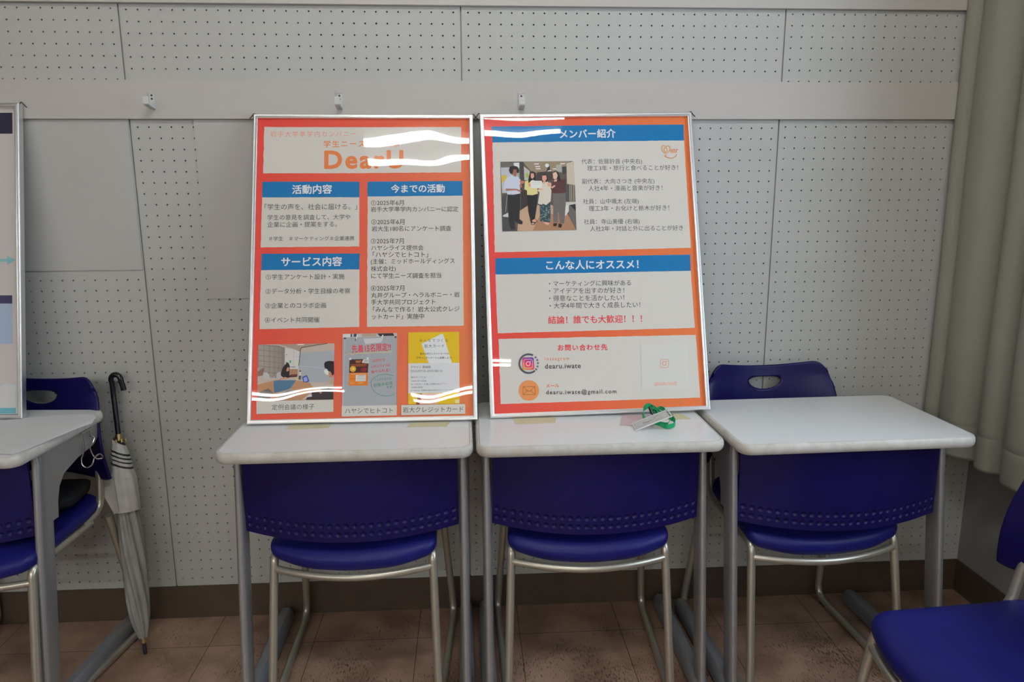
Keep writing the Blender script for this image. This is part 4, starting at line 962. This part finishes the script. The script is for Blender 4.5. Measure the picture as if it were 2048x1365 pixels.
def framed(name_label, cat, base, yaw, lean, roll, W, H, items, bg, seed, film_amp=1.0):
    t = thing('framed_poster', name_label, cat, base)
    t.rotation_euler = (Matrix.Rotation(yaw, 3, 'Z') @ Matrix.Rotation(-lean, 3, 'X') @ Matrix.Rotation(-roll, 3, 'Y')).to_euler()
    hw = W / 2
    prof = [(0.0, 0.019), (0.0, 0.0022), (0.0009, 0.0006), (0.0025, 0.0), (0.0046, 0.0004), (0.0052, 0.0018), (0.0066, 0.0018), (0.0072, 0.0004), (0.0095, 0.0), (0.0113, 0.0009), (0.0118, 0.0045), (0.0118, 0.019)]
    loops = [[(-hw + i, y, i), (hw - i, y, i), (hw - i, y, H - i), (-hw + i, y, H - i)] for i, y in prof]
    fr = MB(); fr.loft(loops + [loops[0]], caps=False); fr.build('frame', M['alu'], t, angle=20)
    MB().box(-hw + 0.005, hw - 0.005, 0.0095, 0.017, 0.005, H - 0.005).build('backing_board', M['cavity'], t, smooth=False)
    sh = Sheet(W, H); D = lambda p: ((p[0] * 0.001 - hw), p[1] * 0.001)
    m = 0.010
    nx, nz = 12, 12                     # background, graduated across the print
    for i in range(nx):
        for j in range(nz):
            q = [(i, j), (i + 1, j), (i + 1, j + 1), (i, j + 1)]
            sh.poly([(-hw + m + (W - 2 * m) * a / nx, m + (H - 2 * m) * b / nz) for a, b in q], [bg(a / nx, b / nz) for a, b in q], 0.0)
    for it in items:
        k = it[0]
        if k == 'p':
            pts = [D(p) for p in it[3]]; sh.poly(torn(pts) if it[2] else pts, ink(it[1]))
        elif k == 'l': sh.line([D(p) for p in it[3]], it[2] * 0.001, ink(it[1]))
        elif k == 't': sh.text(it[1], D(it[2]), D(it[3]), ink(it[4]), it[5], it[6] * 0.001)
        elif k == 'c':
            c = D(it[2]); r_, ri, a0, a1 = it[3] * .001, it[4] * .001, it[5], it[6]; n = max(6, int(abs(a1 - a0) / 8))
            arc = [(c[0] + r_ * math.cos(R(a0 + (a1 - a0) * q / n)), c[1] + r_ * math.sin(R(a0 + (a1 - a0) * q / n))) for q in range(n + 1)]
            if ri:
                y = sh.lay()
                arc2 = [(c[0] + ri * math.cos(R(a0 + (a1 - a0) * q / n)), c[1] + ri * math.sin(R(a0 + (a1 - a0) * q / n))) for q in range(n + 1)]
                for q in range(n): sh.poly([arc[q], arc[q + 1], arc2[q + 1], arc2[q]], ink(it[1]), y)
            else: sh.poly(arc, ink(it[1]))
        elif k == 'g':                  # rounded square graduated from yellow through red to violet
            q = [Vector(D(p)) for p in it[1]]; n = 10; y = sh.lay()
            def P(a, b): return q[3].lerp(q[2], a).lerp(q[0].lerp(q[1], a), b)
            def Cc(a, b):
                f = min(1, max(0, b * 0.75 + a * 0.35)); st = [(0, (240, 180, 50)), (0.25, (236, 90, 60)), (0.55, (206, 44, 90)), (1.0, (96, 60, 150))]
                for (u0, c0), (u1, c1) in zip(st, st[1:]):
                    if f <= u1 or u1 == 1.0:
                        w_ = (f - u0) / (u1 - u0); return ink(tuple(c0[i] + (c1[i] - c0[i]) * w_ for i in range(3)))
            for i in range(n):
                for j in range(n):
                    if (i in (0, n - 1)) and (j in (0, n - 1)):
                        cs = [(i, j), (i + 1, j), (i + 1, j + 1), (i, j + 1)]; far = (0 if i == 0 else n, 0 if j == 0 else n)
                        cs = [c for c in cs if c != far]
                    else: cs = [(i, j), (i + 1, j), (i + 1, j + 1), (i, j + 1)]
                    sh.poly([P(a / n, b / n) for a, b in cs], [Cc(a / n, b / n) for a, b in cs], y)
    so = sh.build('printed_sheet', t); so.location = (0, 0.0088, 0)
    # clear cover film, slightly rippled
    f = MB(); nx, nz = 72, 100; vs = []
    for i in range(nx + 1):
        for j in range(nz + 1):
            x = -hw + m + (W - 2 * m) * i / nx; z = m + (H - 2 * m) * j / nz
            e = min(1, min(i, nx - i) / 14) * min(1, min(j, nz - j) / 14); e = e * e * (3 - 2 * e)
            d = noise.noise(Vector((x * 3.6 + seed, z * 2.8, seed))) * 0.0032 + noise.noise(Vector((x * 8 + seed, z * 5, 3.0))) * 0.00030
            vs.append((x, 0.0032 - d * film_amp * (0.35 + 0.65 * e), z))
    f.add(vs, [(i * (nz + 1) + j, (i + 1) * (nz + 1) + j, (i + 1) * (nz + 1) + j + 1, i * (nz + 1) + j + 1) for i in range(nx) for j in range(nz)])
    fo = f.build('cover_film', M['film'], t, angle=180)
    # hanging fasteners at the two upper corners
    for s in (-1, 1):
        c = MB(); c.tube(catmull([(s * (hw - 0.004), 0.012, H + 0.0005), (s * (hw + 0.001), 0.010, H + 0.0045), (s * (hw + 0.007), 0.012, H - 0.002), (s * (hw + 0.014), 0.013, H - 0.009)], 5), 0.0013, 8)
        c.build('corner_fastener', M['rubber'], t)
    return t
def grad(c0, c1, a, b):
    def f(u, v):
        k = min(1, max(0, a * u + b * (1 - v))); return ink(tuple(c0[i] + (c1[i] - c0[i]) * k for i in range(3)))
    return f
RED, ORANGE = (196, 58, 52), (204, 106, 66)
pA = framed('framed red poster with a large DearU heading, leaning on the left of the middle tables', 'poster', (0.6384, -0.3001, 0.7172), R(-0.13), R(18.41), R(-0.16), 0.5960, 0.8395, PRINT_A, grad(RED, ORANGE, 0.85, 0.30), 1.3)
pB = framed('framed orange red poster introducing members with a group photograph, above the green lanyard', 'poster', (1.2686, -0.2800, 0.7182), R(0.87), R(17.05), R(0.65), 0.5974, 0.8366, PRINT_B, grad((198, 60, 56), (204, 102, 54), 1.25, 0.02), 4.1)
PRINT_C = [('p', (40, 40, 62), 0, [(10, 762), (578, 762), (578, 818), (10, 818)]),
           ('p', (120, 170, 176), 0, [(500, 420), (560, 420), (560, 412), (582, 424), (560, 436), (560, 428), (500, 428)]),
           ('p', (52, 50, 84), 0, [(10, 308), (572, 308), (572, 330), (10, 330)]),
           ('p', (150, 166, 190), 0, [(10, 190), (572, 200), (572, 308), (10, 308)]),
           ('p', (176, 190, 194), 0, [(545, 14), (578, 14), (578, 92), (545, 92)]),
           ('p', (186, 186, 186), 0, [(520, 28), (574, 28), (574, 88), (520, 88)]),
           ('p', (96, 160, 170), 0, [(520, 13), (578, 13), (578, 28), (520, 28)])]
pC = framed('framed white and navy poster cut off by the left edge of the photo', 'poster', (-0.5775, -0.1735, 0.7150), R(-3.4), R(10.8), 0, 0.600, 0.842, PRINT_C, lambda u, v: ink((182, 176, 174)), 8.8)

# ------------------------------------------------------------------ small things on the tables
def tape(pts, lab):
    pts = [(x, y - 0.0135) for x, y in pts]
    mb = MB(); n = len(pts); P = []
    (x0, y0), (x1, y1), (x2, y2), (x3, y3) = pts            # back left, back right, front right, front left
    N = 40
    front = [(x3 + (x2 - x3) * k / N, y3 + (y2 - y3) * k / N - (0.0010 if k % 2 else 0)) for k in range(N + 1)]
    back = [(x0 + (x1 - x0) * k / N, y0 + (y1 - y0) * k / N) for k in range(N + 1)]
    lf = [[(x, y, TH + 0.0008 - h) for x, y in front] + [(x, y, TH + 0.0012 - h) for x, y in back[::-1]] for h in (0.0, 0.0006)]
    mb.loft(lf)
    return tag(mb.build('masking_tape', M['tape'], smooth=False), lab, 'tape', 'masking tape at the feet of the posters')
tape([(0.452, -0.2815), (0.556, -0.283), (0.5535, -0.312), (0.446, -0.315)], 'left strip of masking tape at the foot of the DearU heading poster')
tape([(0.764, -0.284), (0.866, -0.285), (0.856, -0.322), (0.754, -0.318)], 'right strip of masking tape at the foot of the DearU heading poster')
tape([(1.031, -0.268), (1.146, -0.266), (1.139, -0.312), (1.034, -0.315)], 'strip of masking tape left of the lanyard at the foot of the group photograph poster')
tape([(1.412, -0.261), (1.486, -0.259), (1.500, -0.306), (1.418, -0.309)], 'strip of masking tape right of the lanyard, behind the name badge')

pk = MB(); c = [(1.328, -0.270), (1.402, -0.278), (1.388, -0.372), (1.302, -0.362)]
pk.loft([[(x, y, TH + 0.0006) for x, y in c], [(x, y, TH + 0.0014) for x, y in c]])
tag(pk.build('pink_card', M['pink'], smooth=False), 'small pink card lying under the name badge at the foot of the poster', 'card')

# paper sheet overhanging the left table's side, corner drooping
ps = [(-0.140, -0.472), (-0.129, -0.446), (-0.107, -0.352), (-0.085, -0.242), (-0.081, -0.227), (-0.089, -0.187), (-0.104, -0.162), (-0.132, -0.151), (-0.199, -0.155), (-0.34, -0.20), (-0.34, -0.44)]
pm = MB(); Z = TH + 0.0012
def pz(x, y):
    edge = -0.104 + (y + 0.25) * 0.06
    over = max(0, x - edge); return Z + 0.0016 * math.sin((x + y) * 55) * 0 - over * over * 9
top_ = [(x, y, pz(x, y) + 0.0008) for x, y in ps]; bot = [(x, y, pz(x, y)) for x, y in ps]
pm.loft([bot, top_])
tag(pm.build('paper_sheet', M['paper'], smooth=False), 'thin white paper sheet lying on the left edge table with a curled corner', 'paper')

# name badge with green lanyard
nb = thing('name_badge', 'clear name badge holder with green lanyard lying at the foot of the group photograph poster', 'name badge', (1.332, -0.410, TH + 0.001))
e1 = Vector((0.0915, -0.0046, 0.0372)); e2 = Vector((0.001, 0.050, 0.0026)); nn = e1.cross(e2).normalized()
def plate(m, u0, u1, v0, v1, h0, h1):
    f = lambda u, v, h: e1 * u + e2 * v + nn * h
    q = [(u0, v0), (u1, v0), (u1, v1), (u0, v1)]
    m.loft([[f(u, v, h0) for u, v in q], [f(u, v, h1) for u, v in q]]); return m
card = plate(MB(), 0.05, 0.93, 0.10, 0.90, 0.0006, 0.0012)
for k in range(28):
    for v in (0.20, 0.80):
        f = lambda u, w: e1 * u + e2 * w + nn * 0.0014
        card.add([f(0.10 + 0.029 * k, v), f(0.112 + 0.029 * k, v), f(0.112 + 0.029 * k, v + 0.028), f(0.10 + 0.029 * k, v + 0.028)], [(0, 1, 2, 3)], 1)
cu = bpy.data.curves.new('t', 'FONT'); cu.body = 'DearU'; cu.size = 1.0; cu.resolution_u = 3; cu.space_character = 1.15
ob = bpy.data.objects.new('t', cu); COL.objects.link(ob); bpy.context.view_layer.update()
ev = ob.evaluated_get(bpy.context.evaluated_depsgraph_get()); m_ = ev.to_mesh()
xs_ = [v.co.x for v in m_.vertices]; w_ = max(xs_) - min(xs_)
vs_ = [e1 * (0.26 + 0.25 * (v.co.x - min(xs_)) / w_) + e2 * (0.38 + 0.26 * v.co.y / 0.72) + nn * 0.0014 for v in m_.vertices]
fs_ = [tuple(p.vertices) for p in m_.polygons]; ev.to_mesh_clear(); bpy.data.objects.remove(ob); bpy.data.curves.remove(cu)
card.add(vs_, fs_, 1)
for a0, a1, r_ in ((0, 360, 0.16), (20, 200, 0.24), (210, 330, 0.28)):      # faint oval emblem
    P_ = [(math.cos(R(a0 + (a1 - a0) * k / 14)), math.sin(R(a0 + (a1 - a0) * k / 14))) for k in range(15)]
    for p_, q_ in zip(P_, P_[1:]):
        g_ = lambda c, w: e1 * (0.66 + 0.45 * w * c[0]) + e2 * (0.52 + w * c[1]) + nn * 0.0014
        card.add([g_(p_, r_), g_(q_, r_), g_(q_, r_ + 0.025), g_(p_, r_ + 0.025)], [(0, 1, 2, 3)], 2)
card.build('name_card', [M['paper'], M['cavity'], M['joint']], nb, smooth=False)
MB().add([nn * 0.0022, e1 + nn * 0.0022, e1 + e2 + nn * 0.0022, e2 + nn * 0.0022], [(0, 1, 2, 3)]).build('clear_cover', M['clear'], nb, smooth=False)
hold = MB(); q4 = [nn * 0.001, e1 + nn * 0.001, e1 + e2 + nn * 0.001, e2 + nn * 0.001]
cen = sum(q4, Vector()) / 4
ins_ = [p + (cen - p).normalized() * 0.0032 for p in q4]
hold.loft([[p - nn * 0.0012 for p in q4], [p + nn * 0.0014 for p in q4], [p + nn * 0.0014 for p in ins_], [p - nn * 0.0012 for p in ins_], [p - nn * 0.0012 for p in q4]], caps=False)
hold.build('badge_holder', M['vinyl_edge'], nb, smooth=False)
def ribbon(pts, w=0.013, upv=None):
    P = catmull(pts, 9); mb = MB(); L0 = []; L1 = []
    for i, p in enumerate(P):
        t = (P[min(i + 1, len(P) - 1)] - P[max(i - 1, 0)]).normalized(); k = i / (len(P) - 1)
        ref = Vector(upv[0]).lerp(Vector(upv[1]), k); b = (ref - t * ref.dot(t)).normalized()
        n_ = t.cross(b) * 0.0004
        L0.append((p, b * w / 2, n_))
    loops = [[p + b + n_, p - b + n_, p - b - n_, p + b - n_] for p, b, n_ in L0]
    return mb.loft(loops)
O = Vector((1.332, -0.410, TH + 0.001))
def rib(pts, up):
    ribbon([Vector(p) - O for p in pts], 0.013, up).build('lanyard', M['green'], nb, angle=60)['label'] = 'green ribbon lanyard'
T0 = TH + 0.004
rib([(1.374, -0.338, T0), (1.371, -0.322, T0 + 0.010), (1.375, -0.314, T0 + 0.024), (1.386, -0.314, T0 + 0.034), (1.397, -0.322, T0 + 0.028), (1.405, -0.336, T0 + 0.016)], ((0, -0.3, 1), (0.5, 0.2, 1)))
rib([(1.390, -0.318, T0 + 0.034), (1.399, -0.318, T0 + 0.030), (1.408, -0.324, T0 + 0.022), (1.420, -0.328, T0 + 0.018), (1.427, -0.320, T0 + 0.022), (1.420, -0.311, T0 + 0.026), (1.410, -0.313, T0 + 0.024)], ((0.6, -0.6, 0.4), (0, -0.5, 1)))
rib([(1.396, -0.385, T0 + 0.012), (1.402, -0.396, T0 + 0.006), (1.414, -0.406, T0 + 0.005), (1.430, -0.404, T0 + 0.008), (1.437, -0.391, T0 + 0.012), (1.433, -0.376, T0 + 0.018), (1.422, -0.370, T0 + 0.022)], ((0, -0.5, 1), (0, 0.3, 1)))
rib([(1.386, -0.376, T0 + 0.008), (1.400, -0.392, T0 + 0.008), (1.416, -0.395, T0 + 0.009), (1.427, -0.384, T0 + 0.020), (1.430, -0.370, T0 + 0.022), (1.436, -0.374, T0 + 0.010)], ((0.3, -0.5, 1), (0.2, -0.6, 0.7)))
cl = MB(); p = Vector((1.390, -0.328, T0 + 0.024)) - O
cl.tube([p + Vector((-0.004, 0.002, 0.010)), p + Vector((0.003, -0.001, -0.008))], 0.0045, 10).tube([p + Vector((0.003, -0.001, -0.008)), p + Vector((0.008, -0.004, -0.020))], 0.0022, 8)
cl.tube(catmull([p + Vector(v) for v in ((0.004, -0.004, 0.004), (0.012, -0.006, 0.0), (0.013, -0.006, -0.010), (0.006, -0.005, -0.014))], 5), 0.0013, 6)
cl.build('swivel_clip', M['black'], nb)

# ------------------------------------------------------------------ hooks on the rail
def rail_hook():
    t = thing('rail_hook', '', 'hook')
    w = 0.0072; mb = MB()
    prof = [(0, 0.021), (-0.004, 0.021), (-0.006, 0.0195), (-0.0055, 0.0175), (-0.003, 0.0175), (-0.003, -0.017), (-0.006, -0.019), (-0.042, -0.0135), (-0.042, 0.004), (-0.0452, 0.004), (-0.0455, -0.015), (-0.0435, -0.0175), (-0.005, -0.0245), (0, -0.022)]
    mb.loft([[(-w, y, z) for y, z in prof], [(w, y, z) for y, z in prof]]).build('bracket', M['hookpaint'], t, smooth=False)
    for z in (0.011, 0.002):
        MB().loft([[(0.0027 * math.cos(2 * math.pi * k / 12), y, z + 0.0027 * math.sin(2 * math.pi * k / 12)) for k in range(12)] for y in (-0.0031, -0.0036)]).build('screw', M['holedark'], t, smooth=False)
    return t
hp_ = rail_hook()
for i, (x, lab) in enumerate(((0.072, 'grey metal hook on the rail left of both red posters'), (0.574, 'grey metal hook on the rail above the DearU heading poster'), (1.0745, 'grey metal hook on the rail above the group photograph poster'))):
    o = hp_ if i == 0 else copy_tree(hp_)
    o.location = (x, -0.014, 1.5525); tag(o, lab, 'hook', 'hooks on the wall rail')

# ------------------------------------------------------------------ umbrella
T = Vector((-0.029, -0.188, 0.0)); S = Vector((-0.1065, -0.0385, 0.70)); ax = (S - T).normalized(); Lz = ax.z
um = thing('umbrella', 'closed grey and white umbrella with black crook handle leaning beside the left table', 'umbrella', T)
def on(z): return ax * (z / Lz)
sx_ = Vector((1, 0, 0)); sx_ = (sx_ - ax * sx_.dot(ax)).normalized(); sy_ = ax.cross(sx_)
def ring(z, r, fold=0.0, tw=0.0, n=48, nf=8, tilt=0.0, squash=1.0):
    out = []
    for k in range(n):
        q = 2 * math.pi * k / n; rr = r * (1 + fold * math.cos(nf * q + tw) + fold * 0.5 * math.cos(3 * q + tw * 0.7))
        out.append(on(z + tilt * math.cos(q)) + sx_ * (rr * math.cos(q)) + sy_ * (rr * squash * math.sin(q)))
    return out
prof = [(0.046, 0.01), (0.07, 0.016), (0.1, 0.0225), (0.15, 0.027), (0.2, 0.0285), (0.26, 0.03), (0.32, 0.0288), (0.37, 0.0264), (0.41, 0.024), (0.43, 0.0234)]
pp = []
for i in range(len(prof) - 1):
    for k in range(6):
        u = k / 6; pp.append((prof[i][0] * (1 - u) + prof[i + 1][0] * u, prof[i][1] * (1 - u) + prof[i + 1][1] * u))
pp.append(prof[-1])
MB().loft([ring(z, r_, 0.17, z * 26) for z, r_ in pp]).build('canopy', M['umb_grey'], um, angle=80)
wp = [(0.405, 0.0331), (0.412, 0.0331), (0.44, 0.0331), (0.48, 0.0327), (0.505, 0.0327), (0.525, 0.0292), (0.532, 0.0275), (0.538, 0.0267), (0.546, 0.0254), (0.55, 0.0267), (0.557, 0.0253), (0.562, 0.0248), (0.568, 0.0235), (0.574, 0.023), (0.581, 0.0212), (0.588, 0.0193), (0.6, 0.0156), (0.606, 0.0074)]
wm = MB(); lp = [ring(z, r_, 0.02 if z < 0.42 else 0.05 if z < 0.51 else 0.035, z * 20, tilt=-0.012 * min(1, max(0, (z - 0.45) / 0.08))) for z, r_ in wp]
for i in range(len(lp) - 1):
    wm.loft(lp[i:i + 2], 1 if i in (6, 8, 10, 12) or i == 16 else 0, caps=(i == len(lp) - 2))
wm.build('canopy_hem', [M['umb_white'], M['rubber']], um, angle=80)['label'] = 'off white hem with black stripes'
fl = MB(); q = [on(0.515) - sx_ * 0.020 + sy_ * -0.028, on(0.475) - sx_ * 0.060 + sy_ * -0.020, on(0.405) - sx_ * 0.024 + sy_ * -0.030, on(0.41) - sx_ * 0.008 + sy_ * -0.036, on(0.50) - sx_ * 0.010 + sy_ * -0.037]
fl.loft([q, [p + sy_ * 0.0012 for p in q]]).build('loose_flap', M['umb_white'], um, smooth=False)
MB().loft([[on(0.415) - sx_ * 0.034 + Vector((0, -0.012, 0)) + Vector((a, 0, b)) for a, b in ((0, -0.008), (0.008, -0.009), (0.009, 0.006), (0.001, 0.007))], [on(0.415) - sx_ * 0.034 + Vector((0, -0.010, 0)) + Vector((a, 0, b)) for a, b in ((0, -0.008), (0.008, -0.009), (0.009, 0.006), (0.001, 0.007))]]).build('strap_button', M['gold'], um)
MB().loft([ring(0.032, 0.0062, n=20), ring(0.047, 0.0072, n=20)]).build('ferrule', M['gold'], um, angle=40)
MB().loft([ring(0.603, 0.0088, n=20), ring(0.622, 0.0088, n=20)]).build('collar', M['gold'], um, angle=40)
for k in range(8):
    c_ = on(0.598) + sx_ * (0.018 * math.cos(k * .785)) + sy_ * (0.018 * math.sin(k * .785))
    MB().tube([c_, c_ + ax * 0.010], 0.0024, 8).build('rib_tip', M['gold'], um, angle=40)
MB().loft([ring(0.0005, 0.0042, n=16), ring(0.003, 0.0052, n=16), ring(0.034, 0.0056, n=16)]).build('tip', M['rubber'], um)
top = on(0.775); hpts = [on(0.60), on(0.66), on(0.72), on(0.768)]; rad = 0.0152
ctr = on(0.775) + Vector((rad, -0.004, 0))
for k in range(15):
    a = math.pi - math.pi * 1.02 * k / 14; hpts.append(ctr + Vector((rad * math.cos(a), -0.006 * k / 14, rad * 1.15 * math.sin(a))))
hpts.append(hpts[-1] + Vector((0.004, -0.001, -0.014))); hpts.append(hpts[-1] + Vector((0.002, -0.001, -0.013)))
MB().tube(hpts, [0.0072] * 3 + [0.0076] * (len(hpts) - 3), 18).build('crook_handle', M['black'], um, angle=50)

# ------------------------------------------------------------------ bag on the left chair
bg_ = MB(); loops = []
for i in range(15):
    u = i / 14; z = 0.462 + 0.052 * math.sin(min(1, u * 1.15) * math.pi / 2) if u < 1 else 0.514
    z = 0.461 + 0.044 * u; s = (1 - (2 * u - 1) ** 4 * 0.35) if u > 0.5 else 1 - (1 - 2 * u) ** 3 * 0.12
    lp_ = []
    for x, y in rrect(-0.15 * s, 0.125 * s, -0.085 * s, 0.075 * s, 0.035):
        d = noise.noise(Vector((x * 18, y * 18, z * 30))) * 0.008
        lp_.append((x + d, y + d, z + noise.noise(Vector((x * 12, y * 12, 5))) * 0.007 * u))
    loops.append(lp_)
bag = bg_.loft(loops).build('black_bag', M['bag'], None, angle=80)
bag.location = (-0.292, -0.150, 0); tag(bag, 'soft black bag lying on the seat of the chair at the left edge', 'bag')

# ------------------------------------------------------------------ curtain on the right wall
path = [(2.338, -0.012), (2.333, -0.026), (2.340, -0.044), (2.356, -0.058), (2.344, -0.078), (2.340, -0.115), (2.350, -0.150), (2.385, -0.182), (2.435, -0.204), (2.468, -0.214), (2.440, -0.219), (2.390, -0.221), (2.362, -0.232), (2.352, -0.260), (2.362, -0.288), (2.400, -0.306), (2.450, -0.314), (2.470, -0.320), (2.430, -0.326), (2.375, -0.333), (2.348, -0.360), (2.345, -0.41), (2.37, -0.45), (2.45, -0.475), (2.47, -0.49), (2.39, -0.51), (2.35, -0.55), (2.345, -0.60), (2.36, -0.65)]
cp_ = catmull([(x, y, 0) for x, y in path], 6)
zs = [0.520, 0.530, 0.560, 0.600, 0.618, 0.6195, 0.621, 0.640, 0.80, 1.1, 1.4, 1.7, 2.0, 2.3, 2.62]
vs = []; n = len(cp_)
for z in zs:
    for i, p in enumerate(cp_):
        k = (z - 0.52) / 2.1; d = noise.noise(Vector((p.y * 6, z * 1.5, 2))) * 0.006
        dent = 0.0009 if abs(z - 0.6195) < 0.001 else 0
        vs.append((p.x + d + dent, p.y * (1 + 0.04 * (k - 0.2)) , z + (noise.noise(Vector((p.y * 9, 1, 1))) * 0.006 if z < 0.56 else 0)))
cm = MB().add(vs, [(j * n + i, j * n + i + 1, (j + 1) * n + i + 1, (j + 1) * n + i) for j in range(len(zs) - 1) for i in range(n - 1)])
ct = cm.build('curtain', M['curtain'], None, angle=80)
so = ct.modifiers.new('cloth_thickness', 'SOLIDIFY'); so.thickness = 0.0018; so.offset = 0
tag(ct, 'heavy olive grey curtain hanging in folds beside the right wall', 'curtain')
rod = thing('curtain_rail', 'curtain rail above the frame carrying the olive grey curtain', 'curtain rail', (2.385, -0.35, 2.64))
MB().box(-0.012, 0.012, -0.35, 0.34, -0.02, 0.008).build('track', M['alu'], rod, smooth=False)
for y_ in (-0.3, 0.27): MB().box(0.0, 0.13, y_, y_ + 0.03, -0.012, 0.0).build('wall_bracket', M['alu'], rod, smooth=False)
